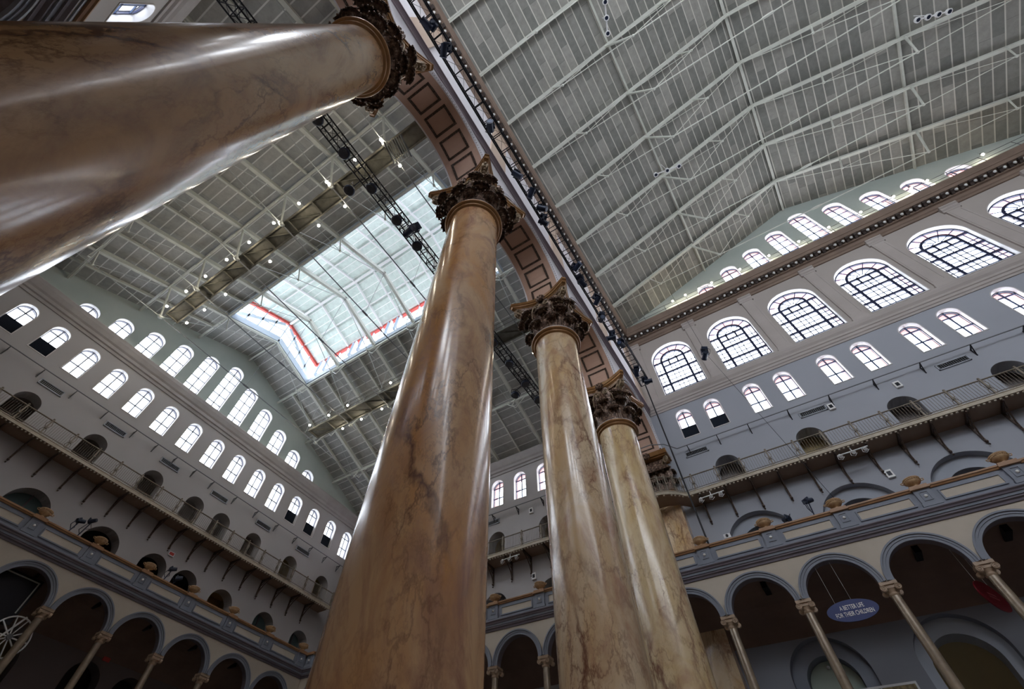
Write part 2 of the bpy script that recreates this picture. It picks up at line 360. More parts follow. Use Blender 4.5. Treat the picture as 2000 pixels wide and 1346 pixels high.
def far_holes(wing):
    h = []
    if not wing:
        h += [arch_pts(x, 28.5, 34.15, 1.63, 32) for x in BIGX]
        h += [arch_pts(x, 24.0, 26.55, .55) for x in SMALLX]
        h += [arch_pts(x, 38.2, gab_top(k), .72) for k, x in zip(range(-4, 5), GABX)]
        h += [arch_pts(x, BZ, 21.7, .72) for x in DOORX]
        h += [arch_pts(x, 13.3, 17.6, 1.78, 28) for x in ARCHX]
        h += [arch_pts(x, 6.1, 11.15, 1.55, 28) for x in NICHX]
    else:
        h += [arch_pts(x, 24.0, 26.55, .58) for x in WINGX]
        h += [arch_pts(x, BZ, 21.7, .72) for x in WDOORX]
        h += [arch_pts(x, 13.3, 17.1, .95) for x in WDOORX]
        h += [arch_pts(x, 6.1, 10.9, .95) for x in WDOORX]
    return h
top_c = [(0, 0), (XE, 0), (XE, 37.8), (XC, RIDGE_C+.1), (0, 37.8)]
struct(plate('wall_north', top_c, far_holes(0), TH, FAR, M['wall_tinted']), 'long grey wall of the tall centre court, rows of arched windows under a gable', 'wall')
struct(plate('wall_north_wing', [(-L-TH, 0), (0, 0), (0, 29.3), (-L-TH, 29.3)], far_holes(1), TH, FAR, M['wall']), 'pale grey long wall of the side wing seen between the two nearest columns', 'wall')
# near long walls, behind the photographer: openings only
nh = [h for h in far_holes(0) if h[0][1] > 20 and h[0][1] != BZ]
struct(plate('wall_south', top_c, nh, TH, NEAR, M['wall_c']), 'long wall of the centre court behind the nearest column', 'wall')
struct(plate('wall_south_wing', [(-L-TH, 0), (0, 0), (0, 29.3), (-L-TH, 29.3)], [arch_pts(x, 24.0, 26.55, .58) for x in WINGX[1:5]], TH, NEAR, M['wall']), 'grey wing wall, most windows closed to dim the wing, one arched window above the nearest column, top left', 'wall')  # most wing windows left out here so less daylight reaches the left
lh = [arch_pts(y, 24.0, 26.5, .58) for y in LEFTY] + [arch_pts(y, 28.35, lg_top(k), .68) for k, y in zip(LG, LGY)]
lh += [arch_pts(y, BZ, 21.65, .72) for y in LDOORY] + [arch_pts(y, 13.3, 17.1, r) for y, r in LARCH] + [arch_pts(y, 6.1, 10.9, r) for y, r in LNICH]
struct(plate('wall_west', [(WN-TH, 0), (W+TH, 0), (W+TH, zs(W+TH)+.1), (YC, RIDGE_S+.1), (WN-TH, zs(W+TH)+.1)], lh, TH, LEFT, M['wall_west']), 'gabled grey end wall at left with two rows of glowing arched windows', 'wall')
b = MB(); b.box((XE, WN-1, 0), (XE+.8, W+1, 38.2)); struct(b.build('wall_east_stand_in', M['wall_c']), 'plain unseen wall added to close the centre court in place of the second colonnade', 'wall')  # added for light and reflections, stands in for the open second colonnade
b = MB(); b.box((-L-1, WN-1, -.3), (XE+1, W+1, 0)); struct(b.build('floor', M['carpet']), 'beige carpeted hall floor below the picture', 'floor')

# sage-grey plaster skin of the upper gables (a hand's breadth proud of the brick wall)
gh = [arch_pts(x, 38.2, gab_top(k), .72) for k, x in zip(range(-4, 5), GABX)]
struct(plate('wall_north_gable', [(.9, 37.5), (XE-.9, 37.5), (XE-.9, zc(XE-.9)), (XC, RIDGE_C+.05), (.9, zc(.9))], gh, .06, offs(FAR, -.06), M['gable']), 'sage grey gable above the bracketed cornice, small arched windows in it', 'wall')
gh = [arch_pts(y, 28.35, lg_top(k), .68) for k, y in zip(LG, LGY)]
struct(plate('wall_west_gable', [(WN, 28.0), (W, 28.0), (W, zs(W)), (YC, RIDGE_S+.05), (WN, zs(WN))], gh, .06, offs(LEFT, -.06), M['gable']), 'sage grey gable of the end wall, eleven arched windows rising to its peak', 'wall')

# ------------------------------------------------------------------ windows
NWIN = [0]
def frame_band(b, cx, z0, z1, r, wdt, w0, w1, n=28, mi=0):
    """arched frame band of width wdt just inside the outline, depth w0..w1 (local u,v,w)"""
    zc_ = z1-r
    out = [(cx-r, z0), (cx-r, zc_)] + [(cx-r*cos(pi*i/n), zc_+r*sin(pi*i/n)) for i in range(1, n)] + [(cx+r, zc_), (cx+r, z0)]
    q = r-wdt; inn = [(cx-q, z0), (cx-q, zc_)] + [(cx-q*cos(pi*i/n), zc_+q*sin(pi*i/n)) for i in range(1, n)] + [(cx+q, zc_), (cx+q, z0)]
    k = len(out); vs = [(u, v, w) for w in (w0, w1) for ring in (out, inn) for u, v in ring]; fs = []
    for i in range(k-1):
        fs += [(i, i+1, k+i+1, k+i), (2*k+i, 3*k+i, 3*k+i+1, 2*k+i+1), (i, 2*k+i, 2*k+i+1, i+1), (k+i, k+i+1, 3*k+i+1, 3*k+i)]
    b.add(vs, fs, False, mi)
def chord(r, dz): return sqrt(max(0, r*r-dz*dz))
def window_parts(kind):
    """local coordinates: u across (0 = middle), v height above the sill, w depth into the wall"""
    W0 = .30; parts = []
    if kind == 'big':
        r, H = 1.63, 5.65; zc_ = H-r
        f = MB(); frame_band(f, 0, 0, H, r, .09, W0, W0+.1)
        f.box((-r, 0, W0), (r, .07, W0+.1))
        q = 1.0; frame_band(f, 0, 0, zc_+q, q, .17, W0-.03, W0+.1)           # inner arch and the two heavy mullions
        for z in (1.25, 2.6, zc_-.02): f.box((-chord(r, max(0, z-zc_)), z-.085, W0-.02), (chord(r, max(0, z-zc_)), z+.085, W0+.08))
        f.box((-.36, zc_-.02, W0-.02), (-.30, zc_-.02+.0, W0+.08))
        for s_ in (-1, 1): f.box((s_*.34-.06, zc_-.62, W0-.02), (s_*.34+.06, zc_, W0+.08))
        f.box((-q, zc_-.69, W0-.02), (q, zc_-.56, W0+.08))
        t = MB()
        for z in (.42, .84, 1.7, 2.15, 3.05): t.box((-r, z-.03, W0+.02), (r, z+.03, W0+.06))
        for x in (-1.3, -.34, 0, .34, 1.3): t.box((x-.03, 0, W0+.02), (x+.03, zc_-(.62 if abs(x) < .5 else 0), W0+.06))
        for a in (30, 60, 90, 120, 150):
            ca, sa = cos(radians(a)), sin(radians(a)); t.bar((.3*ca, zc_+.3*sa, W0+.04), ((r-.03)*ca, zc_+(r-.03)*sa, W0+.04), .055, .05, (0, 0, 1))
        pr = [(.3*cos(radians(a)), zc_+.3*sin(radians(a)), W0+.04) for a in range(0, 181, 20)]; t.path(pr, .03, 5)
        parts = [('window_frame', f, M['blue']), ('muntins', t, M['bluethin'])]
    else:
        r, H = {'small': (.55, 2.55), 'wing': (.58, 2.55), 'left': (.58, 2.5), 'louvre': (.55, 2.55), 'leftlouvre': (.58, 2.5)}.get(kind, (None, None)) if isinstance(kind, str) else kind
        zc_ = H-r; f = MB(); frame_band(f, 0, 0, H, r, .06, W0, W0+.08, 20); f.box((-r, 0, W0), (r, .05, W0+.08))
        t = MB(); t.box((-.045, 0, W0+.01), (.045, H-.02, W0+.06)); k = max(1, int(round(zc_/1.0)))
        for i in range(1, k+1): t.box((-r, zc_*i/k-.045, W0+.01), (r, zc_*i/k+.045, W0+.06))
        parts = [('window_frame', f, M['blue']), ('muntins', t, M['bluethin'])]
        if kind in ('louvre', 'leftlouvre'):
            lv = MB(); lv.box((-r, 0, W0+.12), (r, 1.1, W0+.16))
            for i in range(11): lv.bar((-r, .05+i*.1, W0-.03), (r, .05+i*.1, W0-.03), .09, .02, (0, 1, 1))
            parts.append(('louvre_panel', lv, M['louvre']))
    g = MB(); op = arch_pts(0, .01, H-.01, r-.01, 20); g.add([(u, v, W0+.05) for u, v in op], [tuple(range(len(op)))]); parts.append(('glass_pane', g, M['glass']))
    bk = MB(); frame_band(bk, 0, -.02, H-.01, r-.012, .05, W0+.14, .94, 24); parts.append(('brick_reveal', bk, M['brick']))
    rv = MB(); frame_band(rv, 0, -.02, H+.03, r+.03, .055, -.03, W0, 28); rv.box((-r-.03, -.06, -.03), (r+.03, .0, W0)); parts.append(('reveal_moulding', rv, M['reveal']))
    return parts
WPROTO = {}
def add_window(kind, fn, u, v, label, group):
    NWIN[0] += 1; key = (kind, fn is LEFT, fn is NEAR)
    e = bpy.data.objects.new('window_%d' % NWIN[0], None); COL.objects.link(e); e.location = fn(u, v, 0)
    e.empty_display_size = .3
    if key not in WPROTO:
        o0 = Vector(fn(0, 0, 0)); WPROTO[key] = []
        for nm, b_, m_ in window_parts(kind):
            if fn is LEFT and nm == 'muntins': m_ = M['bluethin2']
            if nm == 'brick_reveal' and fn is not FAR: m_ = M['reveal']
            b_.mapped(lambda a, b2, c: Vector(fn(a, b2, c)) - o0); p = b_.build(nm, m_, e); WPROTO[key].append(p)
    else:
        for p in WPROTO[key]:
            c = p.copy(); COL.objects.link(c); c.parent = e
    tag(e, label, 'window', group, 'structure'); return e
for i, x in enumerate(BIGX): add_window('big', FAR, x, 28.5, 'great arched window of the centre court, %s from the columns' % ORD[i], 'great arched windows of the centre court')
for i, x in enumerate(SMALLX):
    lv = i < 2
    add_window('louvre' if lv else 'small', FAR, x, 24.0, ('small arched window with louvred lower half, %s right of the columns' if lv else 'small arched window under the great windows, %s right of the columns') % ORD[i], 'small arched windows of the centre court')
for k, x in zip(range(-4, 5), GABX): add_window((.72, gab_top(k)-38.2), FAR, x, 38.2, 'arched window in the high gable behind the lamp rail, %s from its left corner' % ORD[k+4], 'windows of the high gable')
for i, x in enumerate(WINGX): add_window('wing', FAR, x, 24.0, 'small arched window of the wing long wall, %s left of the columns' % ORD[i], 'small windows of the wing long wall')
for i, (k, y) in enumerate(zip(LEFTK, LEFTY)):
    lv = k in (-7, -6, -5, 5, 6, 7)
    add_window('leftlouvre' if lv else 'left', LEFT, y, 24.0, ('arched end-wall window half covered by louvres, %s from the left' if lv else 'glowing arched window of the end wall lower row, %s from the left') % ORD[i], 'lower row of end wall windows')
for k, y in zip(LG, LGY): add_window((.68, lg_top(k)-28.35), LEFT, y, 28.35, 'glowing arched window in the end gable, %s from the left' % ORD[k+5], 'windows of the end gable')
for i, x in enumerate(WINGX[1:5]): add_window('wing', NEAR, x, 24.0, 'arched window above the nearest column at the top edge, %s from the columns' % ORD[i], 'windows above the nearest column')

# ------------------------------------------------------------------ doors, niches (recessed openings with a room behind)
NDOOR = [0]
def recess(fn, u, z0, z1, r, depth, m, label, inner=None, leaf=None, cat='doorway'):
    NDOOR[0] += 1
    e = bpy.data.objects.new('door_%d' % NDOOR[0], None); COL.objects.link(e); e.location = fn(u, z0, 0); o0 = Vector(fn(0, 0, 0)); H = z1-z0
    mp = lambda a, b2, c: Vector(fn(a, b2, c)) - o0
    b_ = MB(); w0 = TH if inner is None else TH+.35
    x, h = (r+.3, H+.3)
    b_.add([(-x, -.1, w0), (x, -.1, w0), (x, h, w0), (-x, h, w0), (-x, -.1, w0+depth), (x, -.1, w0+depth), (x, h, w0+depth), (-x, h, w0+depth)],
           [(4, 5, 6, 7), (0, 1, 5, 4), (1, 2, 6, 5), (2, 3, 7, 6), (3, 0, 4, 7)])
    b_.mapped(mp).build('room_behind', m, e)
    if inner:
        ir, iH, im = inner
        plate('inner_arch', [(-r-.2, -.05), (r+.2, -.05), (r+.2, H+.2), (-r-.2, H+.2)], [arch_pts(0, 0, iH, ir, 24)], .9, lambda a, b2, c: mp(a, b2, c+.4), im, e)
    if leaf == 'teal':
        g = MB(); ir = inner[0] if inner else r; iH = inner[1] if inner else H
        g.box((-ir, .0, .95), (ir, iH, 1.0)); g.mapped(mp).build('door_leaf', M['tealroom'], e)
        g = MB()
        for z in (iH*.38, iH*.66): g.box((-ir, z-.04, .88), (ir, z+.04, .95))
        g.box((-.04, 0, .88), (.04, iH, .95)); g.mapped(mp).build('door_bars', M['trimdark'], e)
    if leaf == 'green':
        g = MB(); ir = inner[0]; iH = inner[1]; op = arch_pts(0, .02, iH-.02, ir-.02, 24)
        g.add([(a, b2, 1.0) for a, b2 in op], [tuple(range(len(op)))]); g.mapped(mp).build('pale_green_window_blind', mat('pale_green_blind', (.42, .50, .44), .7), e)
        g = MB(); g.box((-ir, iH*.42-.03, .93), (ir, iH*.42+.03, 1.0)); g.ball((0, iH-.28, .93), .07); g.mapped(mp).build('blind_rail', M['whitemetal'], e)
    if leaf == 'rail':
        g = MB()
        for i in range(9): g.tube((-r+.1+i*(2*r-.2)/8, 0, .2), (-r+.1+i*(2*r-.2)/8, 1.05, .2), .02, 6)
        g.tube((-r, 1.05, .2), (r, 1.05, .2), .03, 6); g.mapped(mp).build('door_railing', M['iron'], e)
    tag(e, label, cat, None, 'structure'); return e
for i, x in enumerate(ARCHX): recess(FAR, x, 13.3, 17.6, 1.78, 2.0, M['tealroom'] if i == 0 else M['taupe'], 'broad recessed arch above the right-hand parapet, %s from the columns' % ORD[i], (1.2, 3.65, M['lower']))
for i, x in enumerate(NICHX):
    recess(FAR, x, 6.1, 11.15, 1.55, 2.4, M['yellowroom'] if i == 1 else M['darkroom'], ('deep round-headed niche with pale green blind behind the arcade' if i == 0 else 'tall ochre-walled niche behind the arcade columns' if i == 1 else 'tall dark niche behind the arcade, %s from the columns' % ORD[i]),
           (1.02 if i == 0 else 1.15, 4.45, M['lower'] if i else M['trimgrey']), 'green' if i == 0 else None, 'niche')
for i, x in enumerate(DOORX): recess(FAR, x, BZ, 21.7, .72, .5, M['yellowroom'] if i == 1 else M['taupe'], 'arched doorway onto the right iron balcony, %s from the columns' % ORD[i], None, None)
for i, x in enumerate(WDOORX):
    recess(FAR, x, BZ, 21.7, .72, 1.6, M['yellowroom'], 'arched balcony doorway of the wing long wall, %s left of the columns' % ORD[i], None, 'rail')
    recess(FAR, x, 13.3, 17.1, .95, 1.6, M['tealroom'], 'arched terrace doorway of the wing long wall, %s left of the columns' % ORD[i], None, 'teal')
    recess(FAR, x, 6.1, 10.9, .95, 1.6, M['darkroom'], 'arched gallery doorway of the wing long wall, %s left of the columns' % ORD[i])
for i, y in enumerate(LDOORY[2:]):
    recess(LEFT, y, BZ, 21.65, .72, 1.4, M['yellowroom'] if i >= 6 else (M['wall'] if i in (3, 4) else M['taupe']), 'arched doorway onto the end wall iron balcony, %s from the left' % ORD[i], None, 'rail' if i in (2, 5, 6, 7) else None)
for i, y in enumerate(LDOORY[:2]): recess(LEFT, y, BZ, 21.65, .72, 1.4, M['darkroom'], 'arched balcony doorway hidden beyond the left edge, %s' % ORD[i])
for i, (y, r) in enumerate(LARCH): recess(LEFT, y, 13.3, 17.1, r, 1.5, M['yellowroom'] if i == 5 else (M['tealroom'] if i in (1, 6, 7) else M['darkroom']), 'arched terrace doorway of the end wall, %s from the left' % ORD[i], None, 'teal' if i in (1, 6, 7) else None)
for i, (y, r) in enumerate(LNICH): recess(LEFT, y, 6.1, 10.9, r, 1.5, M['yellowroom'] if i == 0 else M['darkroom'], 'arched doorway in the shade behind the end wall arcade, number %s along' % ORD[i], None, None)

# ------------------------------------------------------------------ mouldings and cornices
NTR = [0]
def trim(b, m, label, parent=None, cat='moulding'):
    NTR[0] += 1; o = b.build('trim_%d' % NTR[0], m, parent); struct(o, label, cat); return o
def big_cornice(A, B, out, label, skip=0):
    """returns the cornice object; bands of brown, a corona and a row of scroll brackets with white rosettes between"""
    b = MB()
    prof = [(0, 35.35), (.10, 35.35), (.12, 35.55), (.20, 35.62), (.20, 35.82), (.14, 35.86), (.14, 36.02), (.30, 36.05), (.30, 36.12), (.18, 36.16), (.18, 36.52), (.62, 36.52), (.62, 36.86), (.68, 36.9), (.68, 37.0), (.78, 37.3), (.80, 37.42), (.80, 37.5), (0, 37.6)]
    b.sweep(prof, A, B, out); co = trim(b, M['cornice'], label, None, 'cornice')
    br = MB(); 
    d = (Vector(B)-Vector(A)); n = int(d.length/.573); d.normalize(); o = Vector(out)
    # bracket prototype: scroll-ended block
    pr = [(.18, 36.16), (.30, 36.18), (.44, 36.30), (.58, 36.34), (.60, 36.44), (.60, 36.52), (.18, 36.52)]
    pr2 = MB(); pr2.sweep(pr, -d*.1, d*.1, out); pr2.tube(o*.52+Vector((0, 0, 36.40))-d*.12, o*.52+Vector((0, 0, 36.40))+d*.12, .07, 8)
    proto = None
    rs = MB(); rs.lathe([(.10, -.05), (.12, .0), (.08, .05)], 12); rs.ball((0, 0, -.06), .095, 8)
    rp = None
    for i in range(min(n, 98)):
        p = Vector(A)+d*(.35+i*.573)
        if proto is None: proto = pr2.build('scroll_bracket', M['bracket'], co); q = proto
        else: q = proto.copy(); COL.objects.link(q)
        q.location = p
        if rp is None: rp = rs.build('rosette', M['ball'], co); q = rp
        else: q = rp.copy(); COL.objects.link(q)
        q.location = p+d*.2865+o*.38+Vector((0, 0, 36.44))
    return co
big_cornice((1.0, W, 0), (XE, W, 0), (0, -1, 0), 'brown bracketed cornice above the great arched windows')
big_cornice((.92, WN, 0), (.92, W, 0), (1, 0, 0), 'brown bracketed cornice running above the column arches')
b = MB(); b.sweep([(0, 37.5), (.70, 37.5), (.70, 37.62), (.58, 37.8), (0, 37.8)], (.92, WN, 0), (.92, W, 0), (1, 0, 0)); trim(b, M['cornice_tan'], 'copper-tan edge moulding on top of the cornice above the column arches')
STR = [(0, 26.95), (.06, 26.95), (.08, 27.1), (.14, 27.14), (.14, 27.34), (.20, 27.38), (.20, 27.55), (.30, 27.7), (.36, 27.9), (.38, 28.05), (.30, 28.12), (0, 28.16)]
b = MB(); b.sweep(STR, (.9, W, 0), (XE, W, 0), (0, -1, 0)); trim(b, M['wall_c'], 'moulded string course between the great and the small windows')
STW = [(0, 27.0), (.08, 27.0), (.10, 27.2), (.20, 27.26), (.20, 27.5), (.30, 27.62), (.42, 27.95), (.44, 28.2), (.40, 28.3), (0, 28.34)]
mw = mottled('greige_cornice_paint', (.33, .31, .31), (.39, .37, .37), .8, .6)
b = MB(); b.sweep(STW, (-L, W, 0), (-.9, W, 0), (0, -1, 0)); trim(b, mw, 'moulded cornice of the wing long wall, seen between columns')
b = MB(); b.sweep(STW, (-L, WN, 0), (-L, W, 0), (1, 0, 0)); trim(b, mw, 'grey moulded cornice crossing the end wall below its gable')
b = MB(); b.sweep(STW, (-L, WN, 0), (-.9, WN, 0), (0, 1, 0)); trim(b, mw, 'moulded cornice of the near wing wall, top left')
# pilasters between the great windows
for i in range(8):
    x = BIGX[0]-2.37+4.74*i if i else 1.62
    b = MB(); b.box((x-.42, W-.13, 28.15), (x+.42, W, 35.0)); b.box((x-.48, W-.17, 28.15), (x+.48, W, 28.5))
    b.sweep([(0, 34.8), (.15, 34.8), (.15, 34.95), (.24, 35.05), (.24, 35.2), (.34, 35.28), (.34, 35.38), (0, 35.38)], (x-.52, W, 0), (x+.52, W, 0), (0, -1, 0))
    b.box((x-.33, W-.15, 28.9), (x-.30, W-.13, 34.6)); b.box((x+.30, W-.15, 28.9), (x+.33, W-.13, 34.6))
    trim(b, M['wall_c'], 'flat pilaster beside a great arched window, %s from the columns' % ORD[i], None, 'pilaster')

# ------------------------------------------------------------------ wall carried by the four big columns
SPR = 23.35; RA = 2.86; HW = 1.0      # springing height, arch radius, half thickness
ACY = [S*(i+.5) for i in range(-1, 4)]
bay = [(WN, 37.9), (WN, 22.95)]
for cy_ in ACY:
    bay += [(cy_-RA, 22.95), (cy_-RA, SPR)] + [(cy_+RA*cos(pi-pi*i/40), SPR+RA*sin(pi*i/40)) for i in range(1, 40)] + [(cy_+RA, SPR), (cy_+RA, 22.95)]
bay += [(W, 22.95), (W, 37.9)]
cw = plate('wall_colonnade', bay, [], 1.9, lambda u, v, w: (w-.95, u, v), [M['lilac'], M['soffit']])
for p in cw.data.polygons:
    c = p.center
    if c.z < SPR+RA+.05 and abs(p.normal.x) < .5 and p.normal.z < .6: p.material_index = 1
struct(cw, 'wall with five round arches standing on the big columns, rose-beige undersides', 'wall')
def arc_band(b, cy_, x0, x1, r0, r1, a0=0, a1=pi, n=40, mi=0):
    vs = []; 
    for k in range(n+1):
        a = a0+(a1-a0)*k/n
        for r in (r0, r1):
            for x in (x0, x1): vs.append((x, cy_+r*cos(a), SPR+r*sin(a)))
    fs = []
    for k in range(n):
        q = k*4; fs += [(q, q+1, q+5, q+4), (q+2, q+6, q+7, q+3), (q, q+4, q+6, q+2), (q+1, q+3, q+7, q+5)]
    fs += [(0, 2, 3, 1), (n*4, n*4+1, n*4+3, n*4+2)]
    b.add(vs, fs, False, mi)
cof = None
for i, cy_ in enumerate(ACY):
    e = empty('trim_arch', (0, cy_, SPR)); NTR[0] += 1; e.name = 'trim_%d' % NTR[0]
    struct(e, 'coffered and roped trim of the arch, %s of five from the near wall' % ORD[i], 'arch trim')
    for s_ in (1, -1):
        b = MB()
        for (p0, p1, q0, q1) in ((.94, 1.02, RA, RA+.05), (.95, 1.00, RA+.27, RA+.32), (.95, 1.04, RA+.42, RA+.52)):
            arc_band(b, 0, s_*p0, s_*p1, q0, q1)
        for v in range(len(b.v)): b.v[v] = (b.v[v][0], b.v[v][1], b.v[v][2]-SPR)
        b.build('white_archivolt_bead', M['lilac'], e)
        b = MB(); arc_band(b, 0, s_*.95, s_*.975, RA+.05, RA+.27)
        for k in range(64):
            a = pi*(k+.5)/64; b.ball((s_*.975, (RA+.16)*cos(a), SPR+(RA+.16)*sin(a)), .055, 5)
        for v in range(len(b.v)): b.v[v] = (b.v[v][0], b.v[v][1], b.v[v][2]-SPR)
        b.build('rope_archivolt', M['rope'], e)
    for k in range(7):
        a = radians(12.5+k*25.83)
        if cof is None:
            # coffer built at angle 0 on the soffit, x across, local z radial
            b = MB(); hx, hy, t = .64, .53, .12
            for (x0, x1, y0, y1) in ((-hx, hx, -hy, -hy+t), (-hx, hx, hy-t, hy), (-hx, -hx+t, -hy+t, hy-t), (hx-t, hx, -hy+t, hy-t)):
                b.box((x0, y0, -.0), (x1, y1, .05))
            for j in range(11):
                q = -hx+t/2+j*(2*hx-t)/10; b.ball((q, -hy+t/2, .055), .035, 4); b.ball((q, hy-t/2, .055), .035, 4)
            for j in range(1, 9):
                q = -hy+t/2+j*(2*hy-t)/9; b.ball((-hx+t/2, q, .055), .035, 4); b.ball((hx-t/2, q, .055), .035, 4)
            q = cof = b.build('coffer_frame', M['rope'], e)
        else: q = cof.copy(); COL.objects.link(q); q.parent = e
        rad = Vector((0, cos(a), sin(a))); tan = Vector((0, -sin(a), cos(a)))
        q.matrix_local = Matrix.Translation(rad*(RA-.002)) @ Matrix((Vector((1, 0, 0)), tan, -rad)).transposed().to_4x4()
b = MB()
for z0, z1, o in ((26.98, 27.02, .08), (27.12, 27.16, .12), (27.26, 27.30, .17), (27.42, 27.5, .24)):
    b.box((.95, WN, z0), (.95+o, W, z1))
trim(b, M['string'], 'mauve ruled string course above the column arches, court side')
b = MB(); b.box((.95, WN, 27.0), (1.02, W, 27.46)); trim(b, M['lilac'], 'lilac band behind the ruled string course, court side')
b = MB()
for z0, z1, o in ((26.9, 27.0, .06), (27.1, 27.22, .12), (27.3, 27.4, .2), (27.5, 28.0, .3)): b.box((-.95, WN, z0), (-.95-o, W, z1))
trim(b, M['string'], 'mauve ruled string course above the column arches, wing side')
b = MB(); b.sweep([(0, 28.0), (.4, 28.0), (.5, 28.25), (.5, 28.45), (0, 28.5)], (-.95, WN, 0), (-.95, W, 0), (-1, 0, 0)); trim(b, M['cornice_tan'], 'copper-tan cornice over the arches, wing side at top left')
for i, y in enumerate([WN+.7] + [S*k for k in range(4)] + [W-.7]):
    b = MB(); b.box((.95, y-.75, 27.5), (1.06, y+.75, 34.9)); b.box((.95, y-.85, 34.9), (1.14, y+.85, 35.35)); trim(b, M['tan'], 'tan pilaster strip above the big columns, %s from the near wall' % ORD[i], None, 'pilaster')

# ------------------------------------------------------------------ roofs
struct(plate('ceiling_centre_left', [(WN-1, 0), (W+1, 0), (W+1, 1), (WN-1, 1)], [], .2, lambda u, v, w: (XC-(1-v)*(XC-.2), u, zc(XC-(1-v)*(XC-.2)) + w), M['roof_c']), 'left slope of the centre court roof, grey tiles and white bars', 'ceiling')
struct(plate('ceiling_centre_right', [(WN-1, 0), (W+1, 0), (W+1, 1), (WN-1, 1)], [], .2, lambda u, v, w: (XC+(1-v)*(XE-.2-XC), u, zc(XC+(1-v)*(XE-.2-XC)) + w), M['roof_c']), 'right slope of the centre court roof, grey tiles and white bars', 'ceiling')
LX0, LX1 = -25.75, -3.9; LY0, LY1 = YC-4.53, YC+4.53       # lantern opening
def slope_s(name, y0, y1, x0, x1, label, dz=0.0, m='roof_s'):
    f = lambda u, v, w: (u, v, zs(v)+dz+w)
    struct(plate(name, [(x0, y0), (x1, y0), (x1, y1), (x0, y1)], [], .18, f, M[m]), label, 'ceiling')
slope_s('ceiling_wing_near', WN-.5, LY0, -L, -.95, 'near slope of the wing roof, dim grey tiles')
slope_s('ceiling_wing_far', LY1, W+.5, -L, -.95, 'far slope of the wing roof, light grey tiles')
slope_s('ceiling_wing_end', LY0, YC, -L, LX0, 'strip of wing roof between lantern and end wall, near half')
slope_s('ceiling_wing_end_far', YC, LY1, -L, LX0, 'strip of wing roof between lantern and end wall, far half')
slope_s('ceiling_wing_inner', LY0, YC, LX1, -.95, 'strip of wing roof between lantern and columns, near half')
slope_s('ceiling_wing_inner_far', YC, LY1, LX1, -.95, 'strip of wing roof between lantern and columns, far half')
DZL = 2.75
slope_s('ceiling_lantern_near', LY0-.3, YC, LX0-.3, LX1+.3, 'pale green near slope of the raised lantern roof', DZL, 'roof_l')
slope_s('ceiling_lantern_far', YC, LY1+.3, LX0-.3, LX1+.3, 'pale green far slope of the raised lantern roof', DZL, 'roof_l')
# lantern glazing: long strips and gabled ends
def lantern_side(y, n, label):
    e = empty('window_lantern', (0, y, 0)); NWIN[0] += 1; e.name = 'window_%d' % NWIN[0]; tag(e, label, 'skylight', None, 'structure')
    z0 = zs(y); z1 = z0+DZL; sg = 1 if y > YC else -1
    b = MB(); b.box((LX0, -.12, z1-.28), (LX1, .12, z1+.02)); b.box((LX0, -.10, z0+.28), (LX1, .10, z0+.36)); b.build('red_head_rail', M['red'], e)
    b = MB(); b.box((LX0, -.16, z0-.32), (LX1, .16, z0+.28)); b.build('pale_blue_sill_beam', M['bluesteel'], e)
    b = MB(); nx = 20
    for i in range(nx+1):
        x = LX0+(LX1-LX0)*i/nx
        b.box((x-.05, -.06, z0+.3), (x+.05, .06, z1-.28))
        if i % 4 in (1, 2): 
            for s_ in (-.18, .18): b.box((x+s_-.03, -.05-.25, z0+.36), (x+s_+.03, -.02, z1-.3))
    b.box((LX0, -.03, (z0+z1)/2-.03), (LX1, .03, (z0+z1)/2+.03)); b.build('lantern_mullions', M['bluesteel'], e)
    b = MB(); b.add([(LX0, .04*sg, z0+.3), (LX1, .04*sg, z0+.3), (LX1, .04*sg, z1-.2), (LX0, .04*sg, z1-.2)], [(0, 1, 2, 3)]); b.build('glass_pane', M['glass'], e)
lantern_side(LY1, 1, 'long strip of lantern glass with red head rail, far side')
lantern_side(LY0, -1, 'long strip of lantern glass with red head rail, near side')
def lantern_end(x, label):
    e = empty('window_lantern', (x, 0, 0)); NWIN[0] += 1; e.name = 'window_%d' % NWIN[0]; tag(e, label, 'skylight', None, 'structure')
    r_ = MB(); s_ = MB(); m_ = MB(); g = MB()
    for y0, y1 in ((LY0, YC), (YC, LY1)):
        r_.bar((0, y0, zs(y0)+DZL-.15), (0, y1, zs(y1)+DZL-.15), .24, .3)
        s_.bar((0, y0, zs(y0)-.05), (0, y1, zs(y1)-.05), .3, .6)
        for k in range(4):
            y = y0+(y1-y0)*k/4; m_.box((-.05, y-.06, zs(y)+.2), (.05, y+.06, zs(y)+DZL-.2))
        m_.bar((0, y0, zs(y0)+DZL*.5), (0, y1, zs(y1)+DZL*.5), .06, .09)
        g.add([(-.04, y0, zs(y0)+.2), (-.04, y1, zs(y1)+.2), (-.04, y1, zs(y1)+DZL-.1), (-.04, y0, zs(y0)+DZL-.1)], [(0, 1, 2, 3)])
    m_.bar((0, LY0, zs(LY0)+.5), (0, YC-.3, zs(YC)+DZL-.6), .10, .32); m_.bar((0, LY1, zs(LY1)+.5), (0, YC+.3, zs(YC)+DZL-.6), .10, .32)
    r_.build('red_gable_rail', M['red'], e); s_.build('pale_blue_sill_beam', M['bluesteel'], e); m_.build('lantern_mullions', M['bluesteel'], e); g.build('glass_pane', M['glass'], e)
lantern_end(LX0, 'gabled end glazing of the lantern with red rail, towards the end wall')
lantern_end(LX1, 'gabled end glazing of the lantern, towards the columns')
